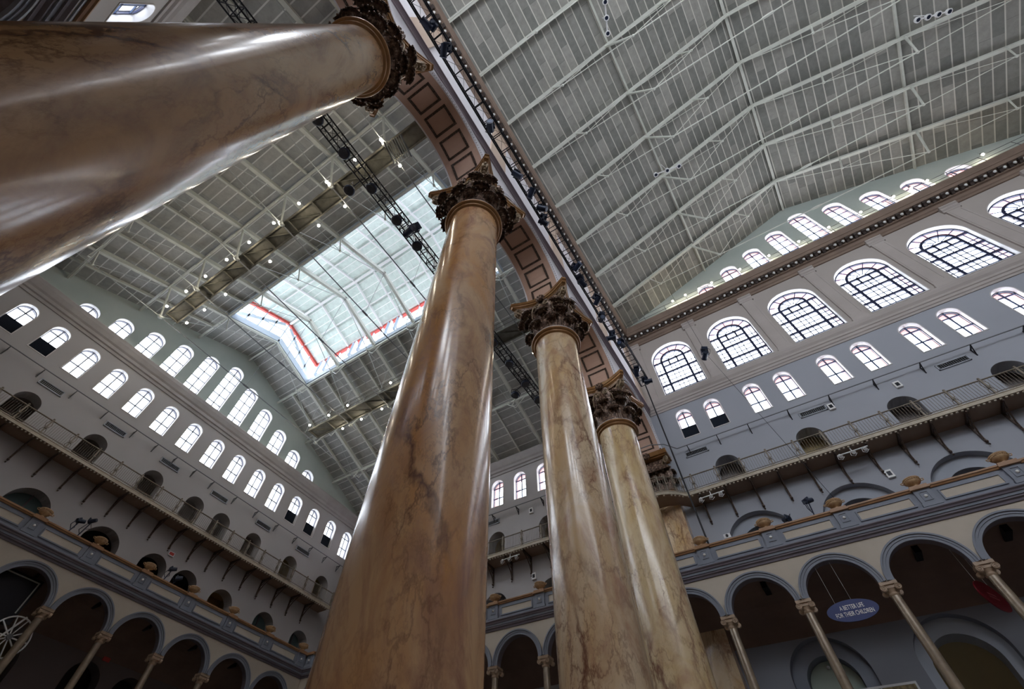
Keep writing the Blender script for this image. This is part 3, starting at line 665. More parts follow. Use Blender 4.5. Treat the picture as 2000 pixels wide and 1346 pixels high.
# lantern inner ribs
b = MB()
for i in range(1, 11):
    x = LX0+(LX1-LX0)*i/10
    for y0, y1 in ((LY0, YC), (YC, LY1)): b.bar((x, y0, zs(y0)+DZL-.12), (x, y1, zs(y1)+DZL-.12), .12, .22)
b.bar((LX0, YC, RIDGE_S+DZL-.14), (LX1, YC, RIDGE_S+DZL-.14), .22, .24)
for y in (YC-2.3, YC+2.3): b.bar((LX0, y, zs(y)+DZL-.1), (LX1, y, zs(y)+DZL-.1), .1, .14)
tag(b.build('lantern_ribs', M['white']), 'white ribs under the pale green lantern roof', 'roof rib')

# ------------------------------------------------------------------ wing roof trusses (Polonceau trusses), purlins
def polonceau(name, P0, PR, nrm, lm, lq, rw, rh, mats, rods=True):
    """one half truss: rafter P0 (eave) to PR (ridge); struts square to it at 1/4, 1/2, 3/4"""
    P0 = Vector(P0); PR = Vector(PR); n = Vector(nrm).normalized(); h = -n*rh/2
    A = lambda t: P0.lerp(PR, t)
    q1, m_, q3 = A(.25)+n*lq, A(.5)+n*lm, A(.75)+n*lq
    r = MB(); side = (PR-P0).cross(n).normalized()
    r.bar(P0+n*rh/2, PR+n*rh/2, rw, rh*.35, n); r.bar(P0+n*(rh-.04), PR+n*(rh-.04), rw*1.5, .07, n); r.bar(P0+n*.1, PR+n*.1, rw*1.2, .1, n)
    return r, dict(q1=q1, m=m_, q3=q3, A=A)
def wing_truss(x, label):
    e = empty('roof_truss', (x, YC, 0)); tag(e, label, 'roof truss', 'trusses under the wing roof')
    bottoms = []
    for sg in (-1, 1):
        P0 = (0, sg*(W-YC), zs(W)-.1); PR = (0, 0, RIDGE_S-.1); n = Vector((0, -sg*.356, -.934))
        r, g = polonceau('h', P0, PR, n, 3.3, 1.65, .16, .42, None); r.build('rafter', M['steel'], e)
        for a, bb, rr in ((.25, 'q1', .055), (.5, 'm', .085), (.75, 'q3', .055)):
            s_ = MB(); s_.tube(g['A'](a)+n*.35, g[bb], rr, 8, rr*.75); s_.ball(g[bb], .1, 6); s_.build('strut', M['steel'], e)
        d = MB(); A = g['A']
        d.tube(A(.01)+n*.4, g['q1'], .028, 6); d.tube(g['q1'], g['m'], .028, 6); d.tube(g['q1'], A(.5)+n*.4, .02, 6)
        d.tube(g['m'], g['q3'], .028, 6); d.tube(g['q3'], A(1)+n*.4, .028, 6); d.tube(g['q3'], A(.5)+n*.4, .02, 6)
        d.build('tie_rod', M['rod'], e); bottoms.append(g['m'])
    d = MB(); d.tube(bottoms[0], bottoms[1], .04, 6); c = (bottoms[0]+bottoms[1])/2
    d.tube(c-Vector((0, .25, 0)), c+Vector((0, .25, 0)), .075, 8); d.tube(c, (0, 0, RIDGE_S-.5), .014, 5); d.build('long_tie_rod', M['rod_dark'], e)
    for q in bottoms:
        nd = MB(); nd.ball(q, .17, 8); nd.box(q-Vector((.1, .2, .06)), q+Vector((.1, .2, .06))); nd.build('joint', M['rod'], e)
    reg(e); return e
TX = [-25.75, -21.4, -17.03, -12.6, -8.2, -3.9]
tr = wing_truss(TX[0], 'pale green roof truss of the wing, first from the end wall')
for i, x in enumerate(TX[1:]):
    c = copy_tree(tr); c.location = (x, YC, 0); c['label'] = 'pale green roof truss of the wing, %s from the end wall' % ORD[i+1]
def span_secondary():
    for i, x in enumerate([-27.9, -23.6, -19.2, -14.8, -10.4, -6.0, -2.0]):
        for nm, y0, y1 in (('near', WN, LY0), ('far', LY1, W)):
            b = MB(); b.bar((x, y0, zs(y0)-.16), (x, y1, zs(y1)-.16), .05, .26); b.bar((x, y0, zs(y0)-.28), (x, y1, zs(y1)-.28), .14, .04)
            tag(b.build('secondary_rafter', M['steel']), 'slim secondary rafter on the %s slope of the wing roof, %s from the end wall' % (nm, ORD[i]), 'rafter', 'secondary rafters of the wing')
span_secondary()
for i, (y, big) in enumerate([(YC-13.55, 0), (YC-9.05, 0), (YC-4.53, 1), (YC+4.53, 1), (YC+9.05, 0), (YC+13.55, 0)]):
    b = MB(); z = zs(y)-.5; w_ = .16 if big else .12
    b.bar((-L, y, z), (-.95, y, z), w_, w_*1.2)
    if not big: b.bar((-L, y, z+.12), (-.95, y, z+.12), .2, .04)
    # knee braces at each truss
    for x in TX:
        for d in (-.9, .9): b.tube((x, y, z-.9), (x+d, y, z), .035, 5)
    tag(b.build('purlin', M['steel']), 'long purlin running the length of the wing roof, %s from the near wall' % ORD[i], 'purlin', 'purlins of the wing roof')
b = MB(); b.bar((-L, YC, RIDGE_S-.45), (LX0, YC, RIDGE_S-.45), .14, .2); b.bar((LX1, YC, RIDGE_S-.45), (-.95, YC, RIDGE_S-.45), .14, .2)
tag(b.build('ridge_beam', M['steel']), 'short ridge beams of the wing roof at each end of the lantern', 'beam')

# ------------------------------------------------------------------ centre court roof trusses
def court_truss(y, label):
    e = empty('roof_truss', (XC, y, 0)); tag(e, label, 'roof truss', 'trusses under the centre court roof')
    bt = []
    for sg in (-1, 1):
        X0 = XC-.95
        P0 = (sg*X0, 0, zc(XC+X0)-.05); PR = (0, 0, RIDGE_C-.05); n = Vector((-sg*.371, 0, -.928))
        r, g = polonceau('h', P0, PR, n, 3.9, 2.0, .16, .34, None); r.build('rafter', M['steel'], e); A = g['A']
        for a, bb, rr in ((.25, 'q1', .06), (.5, 'm', .09), (.75, 'q3', .06)):
            s_ = MB(); s_.tube(A(a)+n*.3, g[bb], rr, 8, rr*.8); s_.ball(g[bb], .1, 6); s_.build('strut', M['steel'], e)
        d = MB()
        d.tube(A(.01)+n*.4, g['q1'], .03, 6); d.tube(g['q1'], g['m'], .03, 6); d.tube(g['q1'], A(.5)+n*.4, .02, 6)
        d.tube(g['m'], g['q3'], .03, 6); d.tube(g['q3'], A(1)+n*.4, .03, 6); d.tube(g['q3'], A(.5)+n*.4, .02, 6)
        d.build('tie_rod', M['steel'], e); bt.append(g['m'])
    d = MB(); d.tube(bt[0], bt[1], .04, 6); c = (bt[0]+bt[1])/2; d.strip([c-Vector((.45, 0, 0)), c-Vector((.25, 0, 0)), c, c+Vector((.25, 0, 0)), c+Vector((.45, 0, 0))], .08, 8, rad=[.04, .09, .1, .09, .04]); d.build('long_tie_rod', M['steel'], e)
    reg(e); return e
CY = [-.1+3.68*k for k in range(-1, 8)]
tr = court_truss(CY[0], 'pale steel roof truss of the centre court, first from the near wall')
for i, y in enumerate(CY[1:]):
    c = copy_tree(tr); c.location = (XC, y, 0); c['label'] = 'pale steel roof truss of the centre court, %s from the near wall' % ORD[i+1]
for i, x in enumerate([XC-8.6, XC, XC+8.6]):
    b = MB(); b.bar((x, WN, zc(x)-.16), (x, W, zc(x)-.16), .08 if i != 1 else .13, .2); b.bar((x, WN, zc(x)-.27), (x, W, zc(x)-.27), .14 if i != 1 else .2, .04)
    tag(b.build('ridge_beam' if i == 1 else 'purlin', M['steel']), ['purlin halfway up the left slope of the centre court roof', 'ridge beam along the peak of the centre court roof', 'purlin halfway up the right slope of the centre court roof'][i], 'beam')
for i, (x0, y0, x1, y1) in enumerate([(24.5, 26, 27.2, 28.8)]):
    pass
def roof_lamp(x, y, dx, dy, label, n=3):
    e = empty('ceiling_spotlight_cluster', (x, y, zc(x)-2.0)); tag(e, label, 'lamp', 'white lamp clusters under the centre court roof')
    d = Vector((dx, dy, 0)).normalized(); s_ = MB(); s_.tube((0, 0, 0), (0, 0, 1.7), .025, 6); s_.build('drop_rod', M['whitemetal'], e)
    s_ = MB(); s_.tube(-d*.9, d*.9, .05, 8); s_.build('bar', M['whitemetal'], e)
    for k in range(n):
        p = d*(-.9+1.8*k/(n-1)); h = MB(); h.lathe([(.10, 0.12), (.16, .06), (.19, -.12), (.15, -.14)], 14, p); h.build('lamp_head', M['whitemetal'], e)
        h = MB(); h.lathe([(.12, -.145), (.11, -.15)], 12, p); h.build('lens', M['lamp_body'], e)
roof_lamp(10.6, 5.6, .35, -1, 'white cluster of three lamps hanging near the top edge, left part of court roof')
roof_lamp(28.3, 17.2, 1, .35, 'white cluster of lamps hanging at the top right of the court roof', 4)
roof_lamp(10.4, 17.4, 1, .2, 'white cluster of lamps on a strut, middle of the court roof')

# rail with lamps above the far cornice
e = empty('lamp_rail', (0, 28.35, 37.6)); tag(e, 'thin steel rail on the cornice in front of the high gable', 'railing')
b = MB()
for z in (.45, .95): b.tube((1.2, 0, z), (XE-.3, 0, z), .022, 6)
b.build('rail', M['rod_dark'], e)
for i in range(19):
    b = MB(); b.tube((1.6+2*i, 0, -.05), (1.6+2*i, 0, .97), .025, 6); b.build('post', M['rod_dark'], e)
LAMPN = [0]
def bulb_lamp(proto=[]):
    if not proto:
        e = empty('work_lamp'); h = MB(); h.lathe([(.04, .26), (.06, .2), (.10, .1), (.11, .06), (.10, .06)], 14, cap=False); h.build('lamp_shade', M['rod_dark'], e)
        g = MB(); g.ball((0, 0, .0), .085, 8); g.build('bulb', M['bulb'], e); s_ = MB(); s_.tube((0, 0, .24), (0, 0, .5), .02, 5); s_.build('stem', M['rod'], e)
        reg(e); proto.append(e); e['_used'] = 0
    return proto[0]
def place_lamp(loc, label, group, power=60, up=False):
    e0 = bulb_lamp(); e = e0 if not e0['_used'] else copy_tree(e0)
    if not e0['_used']: e0['_used'] = 1
    e.location = loc; tag(e, label, 'lamp', group)
    if up: e.rotation_euler = (pi, 0, 0)
    ld = bpy.data.lights.new('lamp_light', 'POINT'); ld.energy = power*.12; ld.color = (1, .86, .68); ld.shadow_soft_size = .1
    o = bpy.data.objects.new('lamp_light', ld); COL.objects.link(o); o.location = Vector(loc) + Vector((0, 0, -.18 if not up else .18))
for i, x in enumerate([6.44, 7.63, 8.87, 10.01, 12.47, 14.89, 17.28, 19.58, 21.91, 24.22, 25.4, 26.47, 29.99]):
    place_lamp((x, 28.35, 38.62), 'bright lamp on the cornice rail of the high gable, %s from the columns' % ORD[i], 'lamps on the cornice rail', 60)

# ------------------------------------------------------------------ catwalks under the wing roof
def catwalk(y0, y1, label):
    yc_ = (y0+y1)/2; e = empty('catwalk', (0, yc_, 29.0)); tag(e, label, 'catwalk'); h = (y1-y0)/2
    b = MB(); b.box((-25.2, -h, -.03), (-1.2, h, .03)); b.build('mesh_deck', M['deckplate'], e)
    b = MB()
    for s_ in (-1, 1): b.bar((-25.2, s_*h, 0), (-1.2, s_*h, 0), .1, .22)
    for i in range(12): x = -25.15+i*2.17; b.bar((x, -h, -.06), (x, h, -.06), .09, .14, (0, 0, 1))
    for i in range(11): x = -25.15+i*2.17; b.bar((x, -h, -.05), (x+2.17, h, -.05), .04, .05)
    b.build('deck_frame', M['deckplate'], e)
    b = MB()
    for s_ in (-1, 1):
        for z in (.55, 1.1): b.tube((-25.2, s_*h, z), (-1.2, s_*h, z), .022, 6)
        for i in range(12): x = -25.15+i*2.17; b.tube((x, s_*h, 0), (x, s_*h, 1.1), .022, 6)
    b.build('guard_rail', M['deckplate'], e)
    b = MB()
    for x in TX:
        for s_ in (-1, 1): b.tube((x, s_*h*.9, 0), (x, s_*h*.9, zs(yc_)-29.3), .02, 5)
    b.build('hanger', M['rod'], e)
catwalk(3.05, 4.0, 'khaki mesh catwalk hung under the near slope of the wing roof'); catwalk(17.35, 18.4, 'khaki mesh catwalk hung under the far slope of the wing roof')
for i, x in enumerate([-24.4, -22.1, -19.9, -17.6, -15.3, -12.9, -10.6, -8.2, -5.9, -3.9]):
    place_lamp((x, 2.7, 28.75), 'glowing lamp on the outer rail of the near catwalk, %s from the end wall' % ORD[i], 'lamps on the near catwalk', 120)
for i, x in enumerate([-24.4, -22.3, -19.9, -15.2, -10.6, -8.3, -3.9]):
    place_lamp((x, 4.38, 28.75), 'glowing lamp on the inner rail of the near catwalk, %s from the end wall' % ORD[i], 'lamps on the near catwalk', 100)
for i, x in enumerate([-24.4, -22.1, -19.9, -15.2]):
    place_lamp((x, 16.8, 28.75), 'glowing lamp on the inner rail of the far catwalk, %s from the end wall' % ORD[i], 'lamps on the far catwalk', 100)
for i, x in enumerate([-22.2, -20.0, -17.7]):
    place_lamp((x, 18.6, 28.75), 'small glowing lamp on the outer rail of the far catwalk, %s from the end wall' % ORD[i], 'lamps on the far catwalk', 60)
place_lamp((-2.6, 17.2, 24.3), 'glowing lamp beside the capital of the third column', None, 50)
b = MB(); b.tube((-2.6, 17.2, 24.75), (-2.6, 17.35, 28.97), .02, 5); tag(b.build('hanging_rod', M['rod']), 'thin rod holding the lamp beside the third capital', 'rod')
# slatted air grille hung near the first arch
e = empty('slatted_grille', (-3.4, 3.6, 28.6), .2); tag(e, 'slatted metal grille hung beside the near catwalk by the first arch', 'grille')
b = MB()
for i in range(8): b.box((-.5+i*.14, -.6, -.03), (-.45+i*.14, .6, .03))
b.build('slats', M['rod'], e); b = MB(); b.box((-.55, -.65, -.06), (-.5, .65, .06)); b.box((.55, -.65, -.06), (.6, .65, .06)); b.build('grille_frame', M['rod_dark'], e)

# ------------------------------------------------------------------ black lighting trusses with stage lamps
def box_truss(P0, P1, a, label, step=.62):
    P0 = Vector(P0); P1 = Vector(P1); ln = (P1-P0).length; e = empty('lighting_truss', P0); tag(e, label, 'lighting truss', None)
    h = a/2; b = MB(); cs = [(-h, -h), (h, -h), (h, h), (-h, h)]
    for x, z in cs: b.tube((x, 0, z), (x, ln, z), .042, 6)
    b.build('chords', M['black'], e)
    b = MB(); n = int(ln/step)
    for i in range(n+1):
        y = i*ln/n
        for k in range(4):
            x0, z0 = cs[k]; x1, z1 = cs[(k+1) % 4]; b.tube((x0, y, z0), (x1, y, z1), .026, 5)
            if i < n: b.tube((x0, y, z0) if i % 2 else (x1, y, z1), (x1, y+ln/n, z1) if i % 2 else (x0, y+ln/n, z0), .009 if step > .7 else .014, 5)
    b.build('lacing', M['black'], e); return e
TRX, TRZ = 1.88, 27.35
box_truss((TRX, WN+1, TRZ), (TRX, 25.8, TRZ), .6, 'long black lighting truss in front of the wall above the columns', .85)
TLX, TLZ = -5.0, 26.3
box_truss((TLX, WN+1, TLZ), (TLX, 23.0, TLZ), .6, 'black lighting truss hung across the wing, left of the columns')
b = MB(); b.tube((TRX, 25.75, TRZ-.3), (2.05, 25.75, 14.0), .045, 8); tag(b.build('hanging_cable', M['cable']), 'thick black cable hanging from the end of the long lighting truss', 'cable')
b = MB(); b.strip([(6.5, 26, zc(6.5)), (6.5, 26, 28.7)], .012, 5); b.strip([(6.5, 26, 27.5), (8.2, 26.1, 14.5)], .012, 5); tag(b.build('thin_cable', M['cable']), 'thin cable above and below the single hanging stage lamp', 'cable')
def make_stage():
    e = empty('stage_lamp'); b = MB()
    b.box((-.16, -.17, -.16), (.16, .17, .02)); b.build('base', M['lamp_body'], e)
    b = MB(); b.box((-.2, -.05, -.48), (-.16, .05, -.1)); b.box((.16, -.05, -.48), (.2, .05, -.1)); b.box((-.2, -.05, -.14), (.2, .05, -.1)); b.build('yoke', M['lamp_body'], e)
    b = MB(); b.tube((0, -.15, -.40), (0, .28, -.52), .15, 14, .13); b.tube((0, .28, -.52), (0, .31, -.53), .155, 14); b.build('head', M['lamp_body'], e)
    b = MB(); b.tube((0, .3, -.525), (0, .32, -.531), .11, 14); b.build('lens', M['bluethin'], e)
    b = MB(); b.strip([(.1, -.1, 0), (.25, -.2, -.25), (.2, -.15, -.5), (.05, -.16, -.42)], .015, 6); b.build('power_cable', M['cable'], e)
    reg(e); return e
def make_wash():
    e = empty('led_wash_lamp'); b = MB(); b.lathe([(.05, .2), (.22, .16), (.29, .02), (.29, -.1), (.26, -.13)], 20); b.build('housing', M['lamp_body'], e)
    b = MB(); b.lathe([(.25, -.131), (.24, -.14)], 20); 
    for r, n in ((.07, 6), (.14, 11), (.2, 16)):
        for i in range(n): b.ball((r*cos(2*pi*i/n), r*sin(2*pi*i/n), -.145), .02, 4)
    b.build('lens_array', mat('grey_lens', (.05, .05, .06), .3), e)
    b = MB(); b.strip([(-.3, 0, 0), (-.33, 0, .3), (0, 0, .45), (.33, 0, .3), (.3, 0, 0)], .025, 6); b.build('yoke', M['black'], e)
    reg(e); return e
st = make_stage(); used = False
rr = random.Random(5)
for i, y in enumerate([-1.6, .25, 1.3, 5.2, 8.0, 9.3, 10.4, 10.9, 14.6, 15.4, 17.2, 18.6, 20.3, 21.2, 24.0, 25.2]):
    c = st if not used else copy_tree(st); used = True
    c.location = (TRX+rr.uniform(-.12, .2), y, TRZ-.32); c.rotation_euler = (rr.uniform(-.3, .3), rr.uniform(-.3, .3), rr.uniform(0, 6.28)); c.scale = (1.15,)*3
    tag(c, 'dark moving stage lamp under the long truss, %s along from its near end' % ORD[i], 'stage lamp', 'stage lamps on the long truss')
c = copy_tree(st); c.location = (6.5, 26, 28.4); c.rotation_euler = (.2, .1, .5); c.scale = (1.25,)*3; tag(c, 'single dark stage lamp hanging on a thin cable before the great windows', 'stage lamp')
ws = make_wash(); used = False
for i, (dx, y, dz) in enumerate([(0, .2, 0), (0, 2.1, 0), (-.95, 3.6, -.3), (0, 4.2, 0), (0, 6.3, 0), (0, 8.1, 0), (0, 16.2, 0), (0, 18.2, 0), (0, 20.3, 0), (0, 22.1, 0), (-1.0, 20.6, -.3)]):
    c = ws if not used else copy_tree(ws); used = True
    c.location = (TLX+dx, y, TLZ-.38+dz); c.rotation_euler = (rr.uniform(-.25, .25), rr.uniform(-.25, .25), rr.uniform(0, 6)); c.scale = (1.05,)*3
    tag(c, 'round black LED wash lamp on the wing truss, %s along from its near end' % ORD[i], 'stage lamp', 'LED wash lamps on the wing truss')
for i, (y, x) in enumerate([(7.3, .65), (15.0, .2)]):
    c = copy_tree(st); c.location = (TLX+x, y, TLZ-.1); c.rotation_euler = (.5, .4, 1.5); c.scale = (1.35,)*3; tag(c, ['dark moving lamp clamped beside the wing truss, left of the second column', 'dark moving lamp on the wing truss between second and third columns'][i], 'stage lamp')
for i, y in enumerate([3.6, 20.6]):
    b = MB(); b.tube((TLX-1.02, y, TLZ-.3), (TLX-.25, y, TLZ), .03, 6); b.tube((TLX-1.0, y, TLZ-.75), (TLX-1.0, y, TLZ-.25), .03, 6); tag(b.build('clamp_arm', M['black']), 'short black arm holding a wash lamp off the wing truss, %s' % ['near catwalk end', 'beyond the second column'][i], 'bracket')

# ------------------------------------------------------------------ iron balcony along the walls
def iron_balcony(path, label, posts_at=1.52, br_on=None):
    """path: list of (x, y) outer edge points with inward wall offsets; returns thing"""
    e = empty('iron_balcony', (path[0][0][0], path[0][0][1], 0)); tag(e, label, 'balcony'); o = Vector((path[0][0][0], path[0][0][1], 0))
    pr = {}
    ps = [Vector((a[0], a[1], 0))-o for a, _ in path]; nw = [Vector((b_[0], b_[1], 0)) for _, b_ in path]   # edge points, vectors to wall
    s_ = MB(); ed = MB(); hr = MB(); dn = MB()
    for (p, q), (n0, n1) in zip(zip(ps[:-1], ps[1:]), zip(nw[:-1], nw[1:])):
        vs = [p+Vector((0, 0, 18.86)), q+Vector((0, 0, 18.86)), q+n1+Vector((0, 0, 18.86)), p+n0+Vector((0, 0, 18.86))]
        vs += [v+Vector((0, 0, .12)) for v in vs]
        s_.add(vs, [(0, 3, 2, 1), (4, 5, 6, 7), (0, 1, 5, 4), (1, 2, 6, 5), (2, 3, 7, 6), (3, 0, 4, 7)])
        ed.bar(p+Vector((0, 0, 18.96)), q+Vector((0, 0, 18.96)), .07, .22); ed.bar(p+Vector((0, 0, 19.06)), q+Vector((0, 0, 19.06)), .13, .04)
        d = (q-p); ln = d.length; d.normalize()
        for i in range(int(ln/.22)):
            c = p+d*(.11+i*.22)+n0.normalized()*.06; dn.box(c+Vector((-.045, -.045, 18.78)), c+Vector((.045, .045, 18.87)))
    hr.strip([p+Vector((0, 0, 20.1)) for p in ps], .04, 6); hr2 = MB(); hr2.strip([p+Vector((0, 0, 19.2)) for p in ps], .02, 5)
    s_.build('balcony_slab', M['underside'], e); ed.build('slab_edge', M['ironpale'], e); dn.build('dentils', M['ironpale'], e)['kind'] = 'stuff'
    hr.build('handrail', M['iron'], e); hr2.build('lower_rail', M['iron'], e)
    # panels of balusters between newel posts, brackets under the newels
    for (p, q), n0 in zip(zip(ps[:-1], ps[1:]), nw[:-1]):
        d = q-p; ln = d.length; ang = atan2(d.y, d.x); k = max(1, int(round(ln/posts_at))); seg = ln/k
        key = round(seg, 2)
        for i in range(k):
            P = p+d*(i/k)
            if key not in pr:
                b = MB(); nb = max(2, int(seg/.125))
                for j in range(1, nb): b.tube((j*seg/nb, 0, 19.08), (j*seg/nb, 0, 20.08), .011, 4, caps=False)
                r_ = b.build('baluster_panel', M['iron'], e)
                b = MB(); b.box((-.04, -.04, 19.06), (.04, .04, 20.16)); b.box((-.06, -.06, 19.5), (.06, .06, 19.62)); b.ball((0, 0, 20.2), .06, 6)
                b.strip([(.05, 0, 19.1), (.16, 0, 19.3), (.06, 0, 19.55), (.16, 0, 19.8), (.06, 0, 20.05)], .016, 5); b.strip([(-.05, 0, 19.1), (-.16, 0, 19.3), (-.06, 0, 19.55), (-.16, 0, 19.8), (-.06, 0, 20.05)], .016, 5)
                w_ = b.build('newel_post', M['iron'], e); pr[key] = (r_, w_)
            else:
                r_, w_ = [x.copy() for x in pr[key]]; COL.objects.link(r_); COL.objects.link(w_)
            for x in (r_, w_): x.location = P; x.rotation_euler = (0, 0, ang)
            if br_on is None or br_on:
                if 'br' not in pr:
                    b = MB(); dp = 1.25    # bracket: local y = towards the wall
                    b.strip([(0, .12, 18.74), (0, .35, 18.66), (0, .75, 18.42), (0, 1.05, 18.1), (0, dp-.04, 17.75)], .035, 6)
                    b.box((-.05, .1, 18.74), (.05, dp, 18.86)); b.box((-.05, dp-.07, 17.6), (.05, dp, 18.8))
                    b.strip([(0, 1.12, 18.62), (0, 1.0, 18.7), (0, .85, 18.62), (0, .95, 18.5), (0, 1.1, 18.42)], .025, 5)
                    b.ball((0, dp-.08, 17.66), .075, 6); b.ball((0, dp-.08, 17.48), .05, 5)
                    t = b.build('scroll_bracket', M['rope'], e); pr['br'] = t
                else: t = pr['br'].copy(); COL.objects.link(t)
                n_ = n0.normalized(); t.location = P; t.rotation_euler = (0, 0, atan2(n_.y, n_.x)-pi/2)
    return e
D = 1.3
iron_balcony([((-L+D, WN+.3), (-D, 0)), ((-L+D, W-D), (-D, 0))], 'bronze iron balcony with scroll brackets along the end wall at left', 1.53)
bul = [((-L+D, W-D), (0, D)), ((-2.1, W-D), (0, D))]
iron_balcony(bul, 'bronze iron balcony of the wing long wall, seen between columns', 1.52)
iron_balcony([((2.25, W-D), (0, D)), ((XE-.3, W-D), (0, D))], 'bronze iron balcony with thin balusters along the right-hand wall', 1.49)
pts = [((-2.1, W-D), (0, D))]
for a in range(0, 9):
    t = -1+2*a/8; pts.append(((t*1.6, W-D-.95*cos(t*pi/2)**.8 if abs(t) < 1 else W-D), (0, D)))
pts.append(((2.25, W-D), (0, D)))
iron_balcony(pts, 'bowed iron balcony wrapping round the wall pilaster behind the columns', .7, False)

# pipe rail on brackets above the balconies
def pipe_rail(fn, u0, u1, us, label):
    e = empty('pipe_rail', fn(u0, 23.0, 0)); o = Vector(fn(u0, 23.0, 0)); tag(e, label, 'pipe')
    b = MB(); b.tube(Vector(fn(u0, 23.05, -.45))-o, Vector(fn(u1, 23.05, -.45))-o, .035, 8); b.build('pipe', M['greypipe'], e)
    for u in us:
        b = MB(); P = lambda v, w: Vector(fn(u, v, w))-o
        b.bar(P(23.0, -.48), P(23.0, 0), .05, .05); b.bar(P(22.98, -.42), P(22.6, 0), .045, .045); b.bar(P(23.05, -.02), P(22.55, -.02), .07, .05)
        b.build('wall_bracket', M['black'] if fn is FAR else M['rod_dark'], e)
pipe_rail(FAR, 2.0, XE-.5, [2.67, 4.63, 6.6, 9.0, 11.35, 13.73, 16.1, 18.5, 20.85, 23.2, 25.6, 28.0], 'grey pipe on black brackets under the right-hand small windows')
pipe_rail(LEFT, WN+.2, W-.5, [-3.2, -1.02, 1.12, 3.25, 5.45, 7.6, 9.3, 10.9, 12.57, 14.19, 16.4, 18.55, 20.72, 22.85, 24.66, 26.4, 28.1], 'grey pipe on brackets under the end wall windows')
pipe_rail(FAR, -L+.4, -1.6, [-4.1, -6.3, -8.6, -10.8, -13.0, -15.2, -17.4], 'grey pipe on brackets along the wing long wall')
b = MB(); b.strip([(-1.6, W-.45, 23.05), (-1.45, W-1.3, 23.05), (-.6, W-1.7, 23.05), (.6, W-1.7, 23.05), (1.4, W-1.3, 23.05), (2.0, W-.45, 23.05)], .035, 8); tag(b.build('pipe_bend', M['greypipe']), 'grey pipe bending round the top of the wall pilaster', 'pipe')
def vent(fn, u, z, label, w_=.75):
    e = empty('wall_vent', fn(u, z, 0)); o = Vector(fn(u, z, 0)); tag(e, label, 'vent', 'wall vents under the pipe rail'); mp = lambda a, b2, c: Vector(fn(a+u, b2+z, c))-o
    b = MB(); b.box((-w_, -.2, -.08), (w_, -.15, 0)); b.box((-w_, .15, -.08), (w_, .2, 0)); b.box((-w_, -.2, -.08), (-w_+.06, .2, 0)); b.box((w_-.06, -.2, -.08), (w_, .2, 0)); b.mapped(mp).build('vent_frame', M['lower'], e)
    b = MB(); b.box((-w_+.05, -.16, -.01), (w_-.05, .16, .0)); b.mapped(mp).build('vent_backing', M['black'], e)
    b = MB()
    for i in range(14): x = -w_+.1+i*(2*w_-.2)/13; b.box((x-.012, -.15, -.07), (x+.012, .15, -.01))
    b.mapped(mp).build('vent_slats', M['rod_dark'], e)
for i, x in enumerate([3.05, 10.2, 17.4, 24.5]): vent(FAR, x, 22.6, 'slatted wall vent under the right-hand pipe rail, %s from the columns' % ORD[i])
for i, y in enumerate([-2.25, 2.15, 6.58, 10.9, 15.3, 19.7, 24.1]): vent(LEFT, y, 22.5, 'slatted wall vent of the end wall, %s from the left' % ORD[i])
vent(FAR, -13.3, 22.6, 'slatted wall vent on the wing long wall, edge of the second column')

# ------------------------------------------------------------------ arcade with terrace parapet
SPI = 11.27; RI = 1.27
AKX = [AX0+AK*k for k in range(-9, 12)]; AKY = [AY0+AK*k for k in range(-5, 6)]
def arcade_plate(name, c0, cols, c1, fn, label):
    """wall above the small columns; bottom edge follows the arches"""
    z = SPI; xs = list(cols); p = [(c0, 13.2), (c0, z)]
    half = AK/2
    def arc(cx, a0=pi, a1=0, n=24): return [(cx+RI*cos(a0+(a1-a0)*i/n), z+RI*sin(a0+(a1-a0)*i/n)) for i in range(n+1)]
    for a, b_ in zip(xs[:-1], xs[1:]): p += arc((a+b_)/2)
    p += [(c1, z), (c1, 13.2)]
    o = plate(name, p, [], .36, fn, [M['cream'], M['trimdark']])
    fn_ = (Vector(fn(0, 0, 1))-Vector(fn(0, 0, 0))).normalized()
    for q in o.data.polygons:
        if abs(q.normal.dot(fn_)) < .5: q.material_index = 1
    return struct(o, label, 'wall')
AF = lambda u, v, w: (u, YA+w, v)
AL = lambda u, v, w: (-LA-w, u, v)
arcade_plate('wall_arcade_north', -LA-.25, AKX, XE, AF, 'cream spandrel wall over the right-hand and middle arcade')
arcade_plate('wall_arcade_west', 2*YC-YA-.2, AKY, YA+.25, AL, 'cream spandrel wall over the left-hand arcade')
